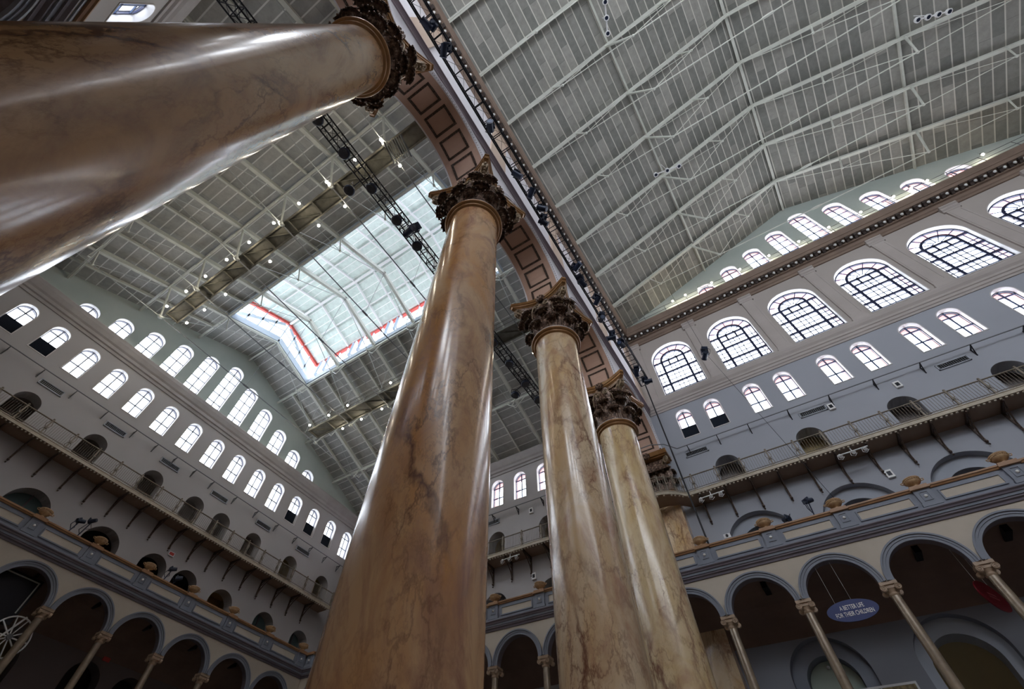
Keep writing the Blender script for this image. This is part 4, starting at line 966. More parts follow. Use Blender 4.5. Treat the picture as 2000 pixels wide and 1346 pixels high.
def arcade_trim(fn, cols, u0, u1, wdir, label, corner):
    NTR[0] += 1; e = bpy.data.objects.new('trim_%d' % NTR[0], None); COL.objects.link(e); struct(e, label, 'arcade trim')
    pr = None
    for a, b_ in zip(cols[:-1], cols[1:]):
        cx = (a+b_)/2
        if pr is None:
            b = MB(); n = 32; bands = [(RI-.015, RI+.09, .04), (RI+.09, RI+.18, .07), (RI+.18, RI+.245, .12)]
            for r0, r1, o in bands:
                vs = []
                for k in range(n+1):
                    t = pi*k/n
                    for r in (r0, r1):
                        for w in (-o, .03): vs.append((r*cos(t), r*sin(t), w))
                fs = []
                for k in range(n):
                    q = 4*k; fs += [(q, q+1, q+5, q+4), (q+2, q+6, q+7, q+3), (q, q+4, q+6, q+2), (q+1, q+3, q+7, q+5)]
                b.add(vs, fs)
            o0 = Vector(fn(0, 0, 0)); b.mapped(lambda x, y, w: Vector(fn(x, y, w))-o0); q = pr = b.build('archivolt', M['trimgrey'], e)
        else: q = pr.copy(); COL.objects.link(q)
        q.location = Vector(fn(cx, SPI, 0))
    A = Vector(fn(u0, 0, 0)); B = Vector(fn(u1, 0, 0)); out = Vector(fn(0, 0, -1))-Vector(fn(0, 0, 0))
    b = MB(); b.sweep([(-.3, 12.98), (.05, 12.98), (.07, 13.06), (.14, 13.1), (.14, 13.17), (-.3, 13.17)], A, B, out)
    b.sweep([(-.3, 13.27), (.24, 13.27), (.26, 13.33), (.32, 13.38), (.32, 13.42), (-.3, 13.46)], A, B, out); b.build('cornice_band', M['trimdark'], e)
    b = MB(); b.sweep([(-.3, 13.17), (.18, 13.17), (.20, 13.27), (-.3, 13.27)], A, B, out); b.sweep([(-.3, 13.46), (.22, 13.46), (.22, 13.52), (.08, 13.58), (-.3, 13.58)], A, B, out)
    b.sweep([(-.25, 13.58), (.0, 13.58), (.0, 14.34), (-.25, 14.34)], A, B, out); b.build('parapet', M['trimgrey'], e)
    b = MB(); b.sweep([(-.32, 14.34), (.05, 14.34), (.08, 14.40), (.12, 14.42), (.12, 14.46), (.06, 14.47), (.06, 14.52), (-.32, 14.52)], A, B, out); b.build('gilt_cope', M['cope'], e)
    # cream panels, pedestals with bosses
    pp = None
    for a, b_ in zip(cols[:-1], cols[1:]):
        cx = (a+b_)/2
        if pp is None:
            hx = AK/2-.55; o0 = Vector(fn(0, 0, 0)); mp = lambda x, y, w: Vector(fn(x, y, w))-o0
            b = MB(); b.box((-hx, -.18, -.012), (hx, .18, .0)); q1 = b.mapped(mp).build('cream_panel', M['cream'], e)
            b = MB()
            for x0, x1, y0, y1 in ((-hx-.06, hx+.06, .18, .24), (-hx-.06, hx+.06, -.24, -.18), (-hx-.06, -hx, -.18, .18), (hx, hx+.06, -.18, .18)): b.box((x0, y0, -.05), (x1, y1, 0))
            q2 = b.mapped(mp).build('panel_moulding', M['trimgrey'], e); pp = (q1, q2)
        else:
            q1, q2 = [x.copy() for x in pp]; COL.objects.link(q1); COL.objects.link(q2)
        for q in (q1, q2): q.location = Vector(fn(cx, 13.95, 0))
    pp = None
    for c_ in cols:
        if pp is None:
            o0 = Vector(fn(0, 0, 0)); mp = lambda x, y, w: Vector(fn(x, y, w))-o0; b = MB()
            b.box((-.30, 0, -.10), (.30, .76, .02)); b.box((-.34, 0, -.14), (.34, .14, .02))
            for x0, x1, y0, y1 in ((-.16, .16, .62, .65), (-.16, .16, .24, .27), (-.16, -.13, .27, .62), (.13, .16, .27, .62)): b.box((x0, y0, -.13), (x1, y1, -.1))
            q1 = b.mapped(mp).build('pedestal', M['trimgrey'], e)
            b = MB(); b.ball((0, .44, -.115), .065, 8); q2 = b.mapped(mp).build('white_boss', M['ball'], e)
            b = MB(); b.box((-.36, .76, -.20), (.36, .85, .1)); b.box((-.32, .85, -.16), (.32, .945, .1)); q3 = b.mapped(mp).build('pedestal_cap', M['cope'], e); pp = (q1, q2, q3)
        else:
            t = [x.copy() for x in pp]; [COL.objects.link(x) for x in t]; q1, q2, q3 = t
        for q in (q1, q2, q3): q.location = Vector(fn(c_, 13.58, 0))
    return e
arcade_trim(AF, AKX, -LA, XE, -1, 'slate-blue arch mouldings, cornice and panelled parapet of the right-hand arcade', True)
arcade_trim(AL, AKY, 2*YC-YA, YA, -1, 'slate-blue arch mouldings, cornice and panelled parapet of the left-hand arcade', True)
AN = lambda u, v, w: (u, 2*YC-YA-w, v)
arcade_plate('wall_arcade_south', -LA-.25, AKX[:11], AKX[10], AN, 'cream spandrel wall of the near arcade, glimpsed at the top left corner')
arcade_trim(AN, AKX[:11], -LA, AKX[10], -1, 'slate-blue mouldings and gilt-coped parapet of the near arcade, top left corner', True)
b = MB(); b.box((-L, WN, 13.0), (AKX[10], 2*YC-YA-.3, 13.2)); b.box((-L, WN, 12.75), (AKX[10], 2*YC-YA-.4, 13.0)); struct(b.build('ceiling_near_gallery', M['maroon']), 'maroon ceiling of the near gallery, top left corner', 'ceiling')
# terrace slab (the gallery ceiling) and gallery floor
b = MB(); b.box((-L, YA+.02, 13.0), (XE, W, 13.2)); b.box((-L, WN, 13.0), (-LA-.02, YA+.3, 13.2))
for fnv in (AF, AL):
    D_ = W-YA if fnv is AF else L-LA; u0_, u1_ = (-L, XE) if fnv is AF else (WN, W)
    pr_ = [(.34, 12.85)]+[(.5+(D_-.5)*k/12, 12.75-1.55*(k/12)**2.2) for k in range(13)]+[(D_, 12.95), (.34, 12.95)]
    nn = len(pr_); vs = [fnv(u, z, w) for u in (u0_, u1_) for w, z in pr_]; b.add(vs, [(i, (i+1) % nn, nn+(i+1) % nn, nn+i) for i in range(nn)], False)
struct(b.build('ceiling_gallery', M['maroon']), 'maroon ceiling of the gallery behind the arcade', 'ceiling')
b = MB(); b.box((-L, YA-.3, 5.6), (XE, W, 6.1)); b.box((-L, WN, 5.6), (-LA+.3, YA+.3, 6.1)); struct(b.build('floor_gallery', M['trimgrey']), 'gallery floor slab carrying the small columns', 'floor')
b = MB(); b.box((-LA-.5, YA+.05, 0), (XE, YA+.45, 5.6)); b.box((-LA-.45, WN, 0), (-LA-.05, YA+.1, 5.6)); struct(b.build('wall_ground_arcade', M['cream']), 'ground storey wall below the gallery, under the picture', 'wall')
# blue-grey dado skin of the gallery wall
b = MB()
# ------------------------------------------------------------------ small ionic columns
def make_ionic():
    e = empty('ionic_column'); b = MB(); b.lathe([(.26, 0), (.26, .08), (.22, .12), (.24, .2), (.19, .26)], 20); b.box((-.28, -.28, -.12), (.28, .28, 0)); b.build('base', M['ionic'], e)
    b = MB(); b.lathe([(.185, .26), (.185, 1.6), (.178, 3.0), (.165, 4.74)], 24, cap=False); b.build('shaft', M['ionic'], e)
    b = MB(); b.lathe([(.165, 4.70), (.19, 4.73), (.19, 4.77), (.17, 4.79), (.17, 4.84), (.24, 4.92), (.24, 4.95)], 24); b.box((-.30, -.30, 5.05), (.30, .30, 5.17)); b.box((-.25, -.25, 4.93), (.25, .25, 5.05)); b.build('capital_block', M['ioniccap'], e)
    for sx in (-1, 1):
        for sy in (-1, 1):
            b = MB(); c = Vector((sx*.245, sy*.245, 4.92)); d = Vector((sx, -sy*1, 0)).normalized()*.0 + Vector((0, 1, 0))
            b.tube(c-Vector((0, .05, 0)), c+Vector((0, .05, 0)), .105, 14)
            pts = []
            for k in range(27):
                t = k/26*4*pi; r = .115*(1-t/(4*pi))+.012; pts.append(c+Vector((sx*r*cos(t)*-1, sy*.062, r*sin(t)+0)))
            b.strip(pts, .014, 5); b.build('volute', M['ioniccap'], e)
    reg(e); return e
ion = make_ionic(); used = False
GAL = 6.22
for i, x in enumerate(AKX):
    if x > 32 or x < -25.9: continue
    if x < -13.0 : continue
    c = ion if not used else copy_tree(ion); used = True; c.location = (x, YA+.25, GAL-.12)
    tag(c, ('slim stone ionic column of the right-hand arcade, %s right of the big columns' % ORD[i-9]) if x > 0 else ('slim stone ionic column of the middle arcade, %s left of the third big column' % ORD[8-i]), 'column', 'small ionic columns of the arcade')
for j, y in enumerate(AKY[3:]):
    c = copy_tree(ion); c.location = (-LA-.25, y, GAL-.12); tag(c, 'slim bronze-toned ionic column of the left-hand arcade, %s from the left edge' % ORD[j], 'column', 'small ionic columns of the arcade')
for j, y in enumerate(AKY[:3]):
    c = copy_tree(ion); c.location = (-LA-.25, y, GAL-.12); tag(c, 'slim ionic column of the left-hand arcade outside the left edge, %s' % ORD[j], 'column', 'small ionic columns of the arcade')

# ------------------------------------------------------------------ urns on the parapet
def make_urn():
    e = empty('stone_urn'); b = MB(); b.lathe([(.16, 0), (.17, .04), (.10, .08), (.10, .12), (.20, .17), (.33, .27), (.37, .36), (.36, .44), (.40, .47), (.41, .52), (.37, .55), (.33, .5), (.30, .4)], 24, cap=False)
    b.box((-.2, -.2, -.04), (.2, .2, 0)); b.build('bowl', M['urn'], e)
    b = MB()
    for k in range(26): a = 2*pi*k/26; b.ball((.385*cos(a), .385*sin(a), .40), .034, 5)
    b.build('beaded_rim', M['urn'], e)
    for s_ in (-1, 1):
        b = MB(); b.strip([(s_*.36, 0, .42), (s_*.46, 0, .48), (s_*.53, 0, .44), (s_*.50, 0, .36), (s_*.38, 0, .34)], .028, 6); b.build('handle', M['urn'], e)
    reg(e); return e
un = make_urn(); used = False
for i, x in enumerate(AKX):
    if x > 25 or x < -18: continue
    c = un if not used else copy_tree(un); used = True; c.location = (x, YA+.08, 14.56)
    c.scale = (.8, .8, .72); tag(c, ('tan two-handled urn on the right-hand parapet, %s right of the big columns' % ORD[i-9]) if x > 0 else ('tan two-handled urn on the wing parapet, %s left of the third big column' % ORD[8-i]), 'urn', 'urns on the parapet')
for j, y in enumerate(AKY):
    if y < 3: continue
    c = copy_tree(un); c.location = (-LA-.08, y, 14.56); c.rotation_euler = (0, 0, pi/2); c.scale = (.8, .8, .72); tag(c, 'tan urn on the left-hand parapet, %s from the left edge' % ORD[j-3 if j >= 3 else 0], 'urn', 'urns on the parapet')

# ------------------------------------------------------------------ big corinthian columns
RB, RT, ZR = 1.176, .991, 19.8
def leaf_mesh(h, w, curl, lobes=5):
    """acanthus leaf against the bell: fluted stem strip rising to h, ending in a drooping scalloped shell head"""
    b = MB(); n1, n2 = 10, 10; vs = []; fs = []
    for side in (0, 1):
        for i in range(n1+1):
            t = i/n1
            for j in range(n2+1):
                q = -1+2*j/n2; wd = w*(.62+.38*t)*(.9+.1*cos(t*16))
                vs.append((.03+.14*t*t+.03*cos(q*pi*3.5)-.10*q*q-(.05 if side else 0), q*wd, h*t))
    m_ = n2+1; B0 = (n1+1)*m_
    for i in range(n1):
        for j in range(n2):
            a = i*m_+j; fs += [(a, a+1, a+m_+1, a+m_), (B0+a, B0+a+m_, B0+a+m_+1, B0+a+1)]
    b.add(vs, fs, True)
    # shell head: scalloped cap, its crown pointing up and outwards so the gills show from below
    c = Vector((.13+curl*.75, 0, h-.02)); ax = Vector((.42, 0, .91)).normalized(); u = Vector((0, 1, 0)); v_ = ax.cross(u)
    na, nr = 44, 5; R_ = w*.92
    for side in (0, 1):
        vs = []
        for k in range(nr+1):
            r = k/nr
            for a_ in range(na):
                a = 2*pi*a_/na; fl = 1 if a_ % 4 < 2 else -1
                rr = R_*r*(1+.07*fl*r)*(1+.12*cos(2*a)); drop = -.62*R_*r**2.3-.05*R_*fl*r+(.05 if not side else -.02)
                vs.append(c+u*rr*cos(a)+v_*rr*sin(a)*.9+ax*(drop+.3*R_))
        fs = [(k*na+a_, k*na+(a_+1) % na, (k+1)*na+(a_+1) % na, (k+1)*na+a_) for k in range(nr) for a_ in range(na)]
        b.add(vs, fs, False)
    # curled rim beads
    for a_ in range(0, na, 4):
        a = 2*pi*(a_+.5)/na; p = c+u*R_*1.12*cos(a)*(1+.12*cos(2*a))+v_*R_*sin(a)*.95*(1+.12*cos(2*a))+ax*(-.36*R_)
        b.ball(p, .042, 4)
    return b
def abacus_outline(c=1.62, cut=.13, sag=.42, n=14):
    """square with concave sides and clipped corners"""
    pts = []
    for k in range(4):
        a = k*pi/2
        for i in range(n+1):
            t = -1+2*i/n; y = t*(c-cut); x = c-sag*(1-t*t)*1.0
            x = c - sag*cos(t*pi/2)
            pts.append((x*cos(a)-y*sin(a), x*sin(a)+y*cos(a)))
    return pts
def slab(pts, z0, z1, grow=1.0, mb=None):
    b = mb or MB(); n = len(pts); vs = [(x, y, z0) for x, y in pts]+[(x*grow, y*grow, z1) for x, y in pts]
    b.add(vs, [tuple(range(n-1, -1, -1)), tuple(range(n, 2*n))]+[(i, (i+1) % n, n+(i+1) % n, n+i) for i in range(n)]); return b
def spiral(c, ax, r0, turns, z_dir=1, n=34, start=0):
    """points of a flat spiral in the plane (ax, z)"""
    ax = Vector(ax).normalized(); out = []
    for k in range(n+1):
        t = k/n; a = start+z_dir*turns*2*pi*t; r = r0*(1-.86*t)
        out.append(Vector(c)+ax*r*cos(a)+Vector((0, 0, 1))*r*sin(a))
    return out
CAPM = {}
def make_column(i, m_shaft, label, half=False):
    e = empty('corinthian_column', (0, S*i, 0)); tag(e, label, 'column', 'giant columns of the colonnade')
    if 'base' not in CAPM:
        b = MB(); b.box((-1.65, -1.65, 0), (1.65, 1.65, .45)); b.lathe([(1.62, .45), (1.66, .6), (1.62, .78), (1.42, .82), (1.36, .92), (1.42, 1.02), (1.5, 1.1), (1.46, 1.22), (1.26, 1.28), (1.22, 1.38)], 64); CAPM['base'] = b.build('column_base', M['gold'], e)
        b = MB(); b.lathe([(RT-.01, ZR-.16), (RT+.03, ZR-.12), (1.08, ZR-.10), (1.10, ZR-.05), (1.07, ZR-.02), (1.12, ZR), (1.19, ZR+.03), (1.21, ZR+.09), (1.18, ZR+.15), (1.08, ZR+.18), (1.0, ZR+.2)], 64); CAPM['ring'] = b.build('gilt_astragal', M['gold'], e)
        b = MB(); b.lathe([(1.175, ZR+.155), (1.19, ZR+.17), (1.16, ZR+.2), (1.0, ZR+.21)], 64); CAPM['bead'] = b.build('silver_bead', M['whitemetal'], e)
        b = MB(); b.lathe([(.98, ZR+.15), (.97, ZR+1.2), (1.02, ZR+2.0), (1.16, ZR+2.6), (1.22, ZR+2.78)], 40); CAPM['bell'] = b.build('capital_bell', M['bronze'], e)
        ap = abacus_outline(); b = slab(ap, 22.60, 22.68, 1.03); slab([(x*1.0, y*1.0) for x, y in ap], 22.68, 22.72, 1.06, b); slab([(x*1.045, y*1.045) for x, y in ap], 22.74, 22.95, 1.0, b); slab([(x*.9, y*.9) for x, y in ap], 22.5, 22.62, 1.1, b)
        CAPM['abacus'] = b.build('abacus', M['gold'], e)
        b = slab([(x*.86, y*.86) for x, y in ap], 22.36, 22.52, 1.06); CAPM['bed'] = b.build('bronze_bed_moulding', M['bronze'], e)
        parts = [CAPM[k] for k in ('base', 'ring', 'bead', 'bell', 'abacus', 'bed')]
        l1 = leaf_mesh(.92, .34, .26); l2 = leaf_mesh(1.60, .34, .32); l3 = leaf_mesh(.64, .30, .42)
        n0 = None; CAPM['leaf'] = []
        for k in range(8):
            a = 2*pi*k/8+pi/8
            if n0 is None: q = n0 = l1.build('acanthus_leaf', M['bronze'], e)
            else: q = n0.copy(); COL.objects.link(q)
            q.location = (.97*cos(a), .97*sin(a), ZR+.12); q.rotation_euler = (0, 0, a); CAPM['leaf'].append(q)
        n0 = None
        for k in range(8):
            a = 2*pi*k/8
            if n0 is None: q = n0 = l2.build('acanthus_leaf', M['bronze'], e)
            else: q = n0.copy(); COL.objects.link(q)
            q.location = (.98*cos(a), .98*sin(a), ZR+.12); q.rotation_euler = (0, 0, a); CAPM['leaf'].append(q)
        n0 = None
        for k in range(8):   # small leaves under the corner scrolls
            a = pi/4+(k//2)*pi/2+(-.2 if k % 2 else .2)
            if n0 is None: q = n0 = l3.build('acanthus_leaf', M['bronze'], e)
            else: q = n0.copy(); COL.objects.link(q)
            q.location = (1.14*cos(a), 1.14*sin(a), ZR+1.42); q.rotation_euler = (0, .15, a); CAPM['leaf'].append(q)
        n0 = None
        for k in range(4):   # corner volutes
            a = pi/4+k*pi/2
            if n0 is None:
                b = MB()
                for s_ in (-.09, .09):
                    st_ = [Vector((1.05, s_*2.6, ZR+1.5)), Vector((1.18, s_*2.0, ZR+2.0)), Vector((1.40, s_*1.4, ZR+2.4))]
                    sp = spiral((1.80, s_, ZR+2.38), (1, 0, 0), .27, 1.9, -1, 34, pi*.95)
                    b.strip(st_+sp, .05, 7, rad=[.09]*3+[.08-.045*q/34 for q in range(35)])
                b.tube((1.80, -.1, ZR+2.38), (1.80, .1, ZR+2.38), .06, 8)
                for z_ in range(5): b.ball((1.50+.11*z_, 0, ZR+2.02+.075*z_), .15-.012*z_, 6)
                for z_ in range(3): b.ball((1.84+.1*z_, 0, ZR+2.50), .085, 6)
                q = n0 = b.build('corner_volute', M['bronze_hi'], e)
            else: q = n0.copy(); COL.objects.link(q)
            q.rotation_euler = (0, 0, a); CAPM['leaf'].append(q)
        n0 = None
        for k in range(8):   # inner helices
            a = (k//2)*pi/2; s_ = 1 if k % 2 else -1
            if n0 is None or k == 1:
                b = MB(); sp = spiral((1.24, s_*.27, ZR+2.33), (0, s_*-1, 0), .2, 1.7, -1, 30, pi*1.0)
                b.strip([Vector((1.12, s_*.62, ZR+1.55)), Vector((1.18, s_*.60, ZR+2.0)), Vector((1.22, s_*.52, ZR+2.25))]+sp, .035, 6); q = b.build('inner_helix', M['bronze_hi'], e)
                if k == 0: n0 = q
                else: n1 = q
            else: q = (n1 if k % 2 else n0).copy(); COL.objects.link(q)
            q.rotation_euler = (0, 0, a); CAPM['leaf'].append(q)
        n0 = None
        for k in range(4):   # fleurons on the abacus
            a = k*pi/2
            if n0 is None:
                b = MB(); b.ball((1.28, 0, 22.72), .09, 8)
                for j in range(9): t = 2*pi*j/9; b.tube((1.22, .05*cos(t), 22.72+.05*sin(t)), (1.32, .24*cos(t), 22.72+.24*sin(t)), .055, 6, .075)
                q = n0 = b.build('fleuron', M['bronze'], e)
            else: q = n0.copy(); COL.objects.link(q)
            q.rotation_euler = (0, 0, a); CAPM['leaf'].append(q)
    else:
        for q in [CAPM[k] for k in ('base', 'ring', 'bead', 'bell', 'abacus', 'bed')]+CAPM['leaf']:
            c = q.copy(); COL.objects.link(c); c.parent = e
    b = MB(); prof = []
    for k in range(25):
        z = 1.38+(ZR-.14-1.38)*k/24; prof.append((RB+(RT-RB)*z/ZR, z))
    b.lathe(prof, 96, cap=False); b.build('marble_shaft', m_shaft, e)
    return e
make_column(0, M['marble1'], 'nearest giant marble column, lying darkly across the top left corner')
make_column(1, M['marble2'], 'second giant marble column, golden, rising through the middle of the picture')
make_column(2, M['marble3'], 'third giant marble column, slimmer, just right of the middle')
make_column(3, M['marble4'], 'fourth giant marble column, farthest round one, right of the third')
# engaged pilaster against the far wall: same order, square shaft
def make_pilaster(y, sg, label):
    e = empty('corinthian_pilaster', (0, y, 0)); tag(e, label, 'pilaster')
    b = MB(); b.box((-1.0, 0, 0), (1.0, sg*.75, ZR)); b.build('marble_shaft', M['marble3'], e)
    b = MB(); b.box((-1.06, 0, ZR-.12), (1.06, sg*.82, ZR+.18)); b.build('gilt_astragal', M['gold'], e)
    b = MB(); b.box((-.95, 0, ZR+.1), (.95, sg*.7, ZR+2.75)); b.build('capital_bell', M['bronze'], e)
    b = MB(); b.box((-1.35, 0, 22.6), (1.35, sg*1.1, 22.95)); b.box((-1.2, 0, 22.5), (1.2, sg*.98, 22.62)); b.build('abacus', M['gold'], e)
    l1 = leaf_mesh(.92, .26, .2); l2 = leaf_mesh(1.66, .26, .24); a = sg*pi/2
    for m_, xs, z in ((l1, (-.72, -.24, .24, .72), ZR+.12), (l2, (-.95, -.48, 0, .48, .95), ZR+.12)):
        p = None
        for x in xs:
            if p is None: q = p = m_.build('acanthus_leaf', M['bronze'], e)
            else: q = p.copy(); COL.objects.link(q)
            q.location = (x, sg*.68, z); q.rotation_euler = (0, 0, a)
        for s_ in (-1, 1):
            q = p.copy(); COL.objects.link(q); q.location = (s_*.93, sg*.35, z); q.rotation_euler = (0, 0, 0 if s_ > 0 else pi)
    for s_ in (-1, 1):
        b = MB(); ax = Vector((s_, sg*.8, 0)).normalized(); c = Vector((s_*1.1, sg*.9, ZR+2.36))
        b.strip([c-ax*.55-Vector((0, 0, .8)), c-ax*.45-Vector((0, 0, .3)), c-ax*.3+Vector((0, 0, .05))]+spiral(c, ax, .27, 1.9, -1, 34, pi), .06, 7); b.build('corner_volute', M['bronze_hi'], e)
    b = MB(); b.ball((0, sg*1.1, 22.72), .1, 8)
    for j in range(9): t = 2*pi*j/9; b.tube((.05*cos(t), sg*1.08, 22.72+.05*sin(t)), (.24*cos(t), sg*1.16, 22.72+.24*sin(t)), .055, 6, .075)
    b.build('fleuron', M['bronze'], e)
make_pilaster(W, -1, 'square marble pilaster with bronze capital on the far wall, behind the fourth column')
make_pilaster(WN, 1, 'square marble pilaster on the near wall, edge of the top left corner')

# ------------------------------------------------------------------ signs, fixtures, small things
def text(name, s, size, m, parent, mtx, font_scale_x=.62, depth=.006):
    cu = bpy.data.curves.new(name, 'FONT'); cu.body = s; cu.size = size; cu.align_x = 'CENTER'; cu.align_y = 'CENTER'; cu.extrude = depth; cu.space_line = 1.05; cu.resolution_u = 4
    t = bpy.data.objects.new('t', cu); me = bpy.data.meshes.new_from_object(t); bpy.data.objects.remove(t); bpy.data.curves.remove(cu); me.name = name
    for v in me.vertices: v.co.x *= font_scale_x
    me.materials.clear(); me.materials.append(m); o = bpy.data.objects.new(name, me); COL.objects.link(o); o.parent = parent; o.matrix_local = mtx; return o
sx_, sz_ = 6.28, 10.62
e = empty('oval_hanging_sign', (sx_, YA+.2, sz_), radians(0)); tag(e, 'blue oval sign reading A BETTER LIFE FOR THEIR CHILDREN hung in an arch', 'sign')
b = MB(); op = [(.90*cos(2*pi*i/48), .39*sin(2*pi*i/48)) for i in range(48)]
vs = [(x, y_, z) for y_ in (-.02, .02) for x, z in op]; b.add(vs, [tuple(range(47, -1, -1)), tuple(range(48, 96))]+[(i, (i+1) % 48, 48+(i+1) % 48, 48+i) for i in range(48)]); b.build('sign_board', M['signblue'], e)
mt = Matrix.Translation((0.03, -.024, 0)) @ Matrix.Rotation(pi/2, 4, 'X')
text('sign_lettering', 'A BETTER LIFE\nFOR THEIR CHILDREN', .225, M['letter'], e, mt, .60)
b = MB(); b.tube((-.45, 0, .33), (-.45, 0, 1.86), .006, 5); b.tube((.15, 0, .39), (.15, 0, 1.93), .006, 5); b.build('hanging_wires', M['rod'], e)
e = empty('oval_hanging_sign', (10.75, YA+1.3, 10.6), radians(61)); tag(e, 'dark red oval sign turned edge-on behind the arcade at far right', 'sign')
b = MB(); b.add([(x*1.0, y_, z*1.35) for y_ in (-.02, .02) for x, z in op], [tuple(range(47, -1, -1)), tuple(range(48, 96))]+[(i, (i+1) % 48, 48+(i+1) % 48, 48+i) for i in range(48)]); b.build('sign_board', M['signred'], e)
b = MB(); b.box((-.3, -.03, -.1), (.3, -.022, -.04)); b.box((-.25, -.03, .02), (.25, -.022, .08)); b.build('faded_lettering_bars', mat('pale_red_lettering', (.45, .12, .14), .5), e)
b = MB(); b.tube((-.4, 0, .45), (-.4, 0, 2.1), .008, 5); b.tube((.4, 0, .45), (.4, 0, 2.1), .008, 5); b.build('hanging_wires', M['whitemetal'], e)
# picture frame at the bottom right
e = empty('picture_frame', (5.9, W-.05, 8.6)); tag(e, 'framed gilt picture low behind the arcade, bottom edge at right', 'picture')
b = MB(); b.box((-1.2, 0, .42), (1.25, .05, .5)); b.box((-1.2, 0, -.6), (-1.13, .05, .42)); b.box((1.18, 0, -.6), (1.25, .05, .42)); b.box((-1.2, 0, -.68), (1.25, .05, -.6)); b.box((-.0, 0, -.6), (.04, .05, .42)); b.build('frame', M['whitemetal'], e)
b = MB(); b.box((-1.13, .02, -.6), (1.18, .05, .42)); b.build('picture_face', mottled('gilt_picture', (.10, .07, .03), (.42, .34, .16), 6, .4), e)
# exit style signs and wall boxes
for (x, y, z, lab) in ((-L+.06, 14.56, 11.25, 'small red lit sign on the wall behind the left-hand arcade'), (-L+.06, 14.5, 17.45, 'small pale red sign above an end wall terrace doorway')):
    e = empty('wall_sign', (x, y, z)); tag(e, lab, 'sign'); b = MB(); b.box((-.05, -.2, -.13), (.03, .2, .13)); b.build('sign_case', M['whitemetal'] if z > 15 else M['exit'], e)
    b = MB(); b.box((.031, -.16, -.09), (.036, .16, .09)); b.build('sign_face', M['exit'], e)
def wall_box(x, y, z, lab):
    e = empty('wall_speaker', (x, y, z)); tag(e, lab, 'speaker', 'small white wall speakers'); b = MB(); b.box((-.16, -.02, -.22), (.16, .12, .22)); b.build('case', M['white'], e)
    b = MB(); b.box((-.09, -.03, -.12), (.09, -.018, .12)); b.build('grille', M['black'], e)
wall_box(11.15, W-.12, 22.46, 'small white speaker under the pipe rail beside the second right-hand vent')
wall_box(-9.65, W-.12, 22.46, 'small white speaker on the wing long wall above the iron balcony')
wall_box(-9.67, W-.12, 17.44, 'small white speaker on the wing long wall under the iron balcony')
wall_box(11.24, W-.12, 17.45, 'small white speaker between the broad arches at far right')
wall_box(14.6, W-.12, 22.4, 'small white speaker beside the third balcony doorway at right')
e = empty('security_camera', (3.0, YA+.1, 14.53)); tag(e, 'white security camera standing on the right-hand parapet', 'camera')
b = MB(); b.box((-.22, -.1, 0), (.22, .1, .04)); b.box((-.12, -.12, .04), (.2, .1, .26)); b.build('case', M['whitemetal'], e); b = MB(); b.tube((.04, -.12, .15), (.04, -.18, .15), .06, 10); b.build('lens', M['black'], e)
def fixture(x, lab):
    e = empty('spotlight_bar', (x, W-1.15, 18.55)); tag(e, lab, 'lamp'); b = MB(); b.tube((-.7, 0, 0), (.75, 0, .05), .035, 6); b.tube((0, 0, 0), (0, 0, .3), .03, 6); b.build('bar', M['whitemetal'], e)
    for dx, dy in ((-.6, -.15), (0, -.2), (.55, -.15)):
        b = MB(); b.tube((dx, 0, 0), (dx, dy, -.2), .075, 10, .1); b.strip([(dx-.1, 0, .02), (dx-.15, 0, -.2), (dx, -.05, -.32), (dx+.15, 0, -.15)], .015, 5); b.build('lamp_head', M['whitemetal'], e)
fixture(2.9, 'white spotlight bar under the iron balcony, nearest the columns at right'); fixture(10.3, 'white tangle of three lamps under the right iron balcony'); fixture(-10.9, 'white lamp cluster under the wing iron balcony between columns')
def para_lamp(loc, rz, lab, h=.7):
    e = empty('tripod_stage_lamp', loc, rz); tag(e, lab, 'stage lamp', 'stage lamps clamped on the parapets'); b = MB(); b.tube((0, 0, 0), (.15, 0, h), .03, 6); b.strip([(0, 0, .2), (-.15, 0, .4), (0, .1, h)], .02, 5); b.build('stand', M['lamp_body'], e)
    b = MB(); b.tube((.0, 0, h), (.35, -.1, h+.12), .13, 12, .1); b.box((.0, -.18, h-.05), (.06, .18, h+.16)); b.build('lamp_head', mat('dark_blue_lamp', (.02, .03, .06), .35), e)
    b = MB(); b.strip([(.1, .1, h), (.25, .2, h-.25), (.1, .05, h-.4)], .015, 5); b.build('cable', M['cable'], e)
para_lamp((-LA-.15, 7.95, 14.52), 1.9, 'blue-black stage lamp leaning left on the left-hand parapet'); para_lamp((-LA-.15, 8.45, 14.52), .9, 'blue-black stage lamp leaning right on the left-hand parapet', .9)
para_lamp((-LA-.15, 13.75, 14.52), 1.5, 'dark stage lamp before a doorway on the left-hand parapet'); para_lamp((-LA-.15, 14.35, 14.52), 1.3, 'dark stage lamp further along the left-hand parapet', .4)
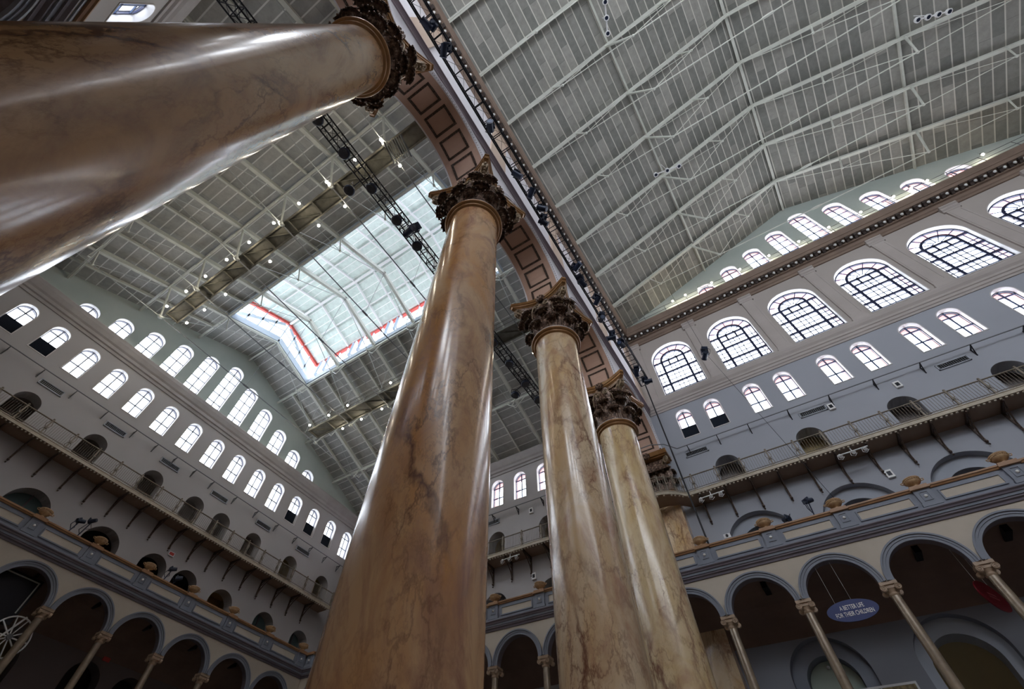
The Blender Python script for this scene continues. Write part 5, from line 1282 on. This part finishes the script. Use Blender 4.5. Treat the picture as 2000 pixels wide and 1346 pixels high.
para_lamp((5.9, YA+.1, 14.52), 2.6, 'dark stage lamp clamped low on the right-hand parapet', .25); para_lamp((6.9, YA+.1, 14.52), .9, 'dark stage lamp on a tall stem behind the right-hand parapet', .8)
# spoked wheel and black frame at the left edge
e = empty('spoked_wheel', (-LA-.9, 9.15, 10.0)); tag(e, 'large white spoked wheel hung in the leftmost arch', 'wheel')
b = MB(); R_ = .85; b.strip([(0, R_*cos(2*pi*i/36), R_*sin(2*pi*i/36)) for i in range(37)], .04, 6); b.build('rim', M['whitemetal'], e)
for k in range(5):
    b = MB(); a = pi*k/5; b.bar((0, R_*cos(a), R_*sin(a)), (0, -R_*cos(a), -R_*sin(a)), .05, .07, (1, 0, 0)); b.build('spoke', M['whitemetal'], e)
b = MB(); b.tube((-.15, 0, 0), (.15, 0, 0), .12, 12); b.build('hub', M['rod_dark'], e)
b = MB(); b.bar((0, .1, .9), (0, -1.2, -2.2), .08, .08); b.build('hanging_arm', M['whitemetal'], e)
e = empty('black_banner_box', (-LA-1.1, 7.7, 11.5)); tag(e, 'black hanging panel with pale corner frame in the leftmost arch', 'panel')
b = MB(); b.box((-.12, -1.5, -1.1), (.12, 1.15, .95)); b.build('panel', M['black'], e); b = MB(); b.box((.121, -1.4, .78), (.14, 1.05, .84)); b.box((.121, .98, -.6), (.14, 1.04, .84)); b.build('corner_frame', M['rod'], e)
# air diffuser slots in the gallery ceiling
for i, (x, y) in enumerate([(-28.2, 8.4), (-28.2, 11.8), (-28.2, 14.9), (-28.2, 18), (-28.2, 21)]):
    b = MB(); b.box((x-.8, y-.07, 12.5), (x+.8, y+.07, 12.9)); tag(b.build('ceiling_diffuser', M['black']), 'dark slot diffuser in the gallery ceiling at left, %s from the left' % ORD[i], 'vent', 'slot diffusers in the gallery ceiling')
for i, x in enumerate([3.6, 9.6, 12.6]):
    b = MB(); b.box((x-.12, YA+.9, 12.45), (x+.12, YA+1.7, 12.9)); tag(b.build('ceiling_diffuser', M['black']), 'dark slot diffuser in the gallery ceiling at right, %s from the columns' % ORD[i], 'vent', 'slot diffusers in the gallery ceiling')
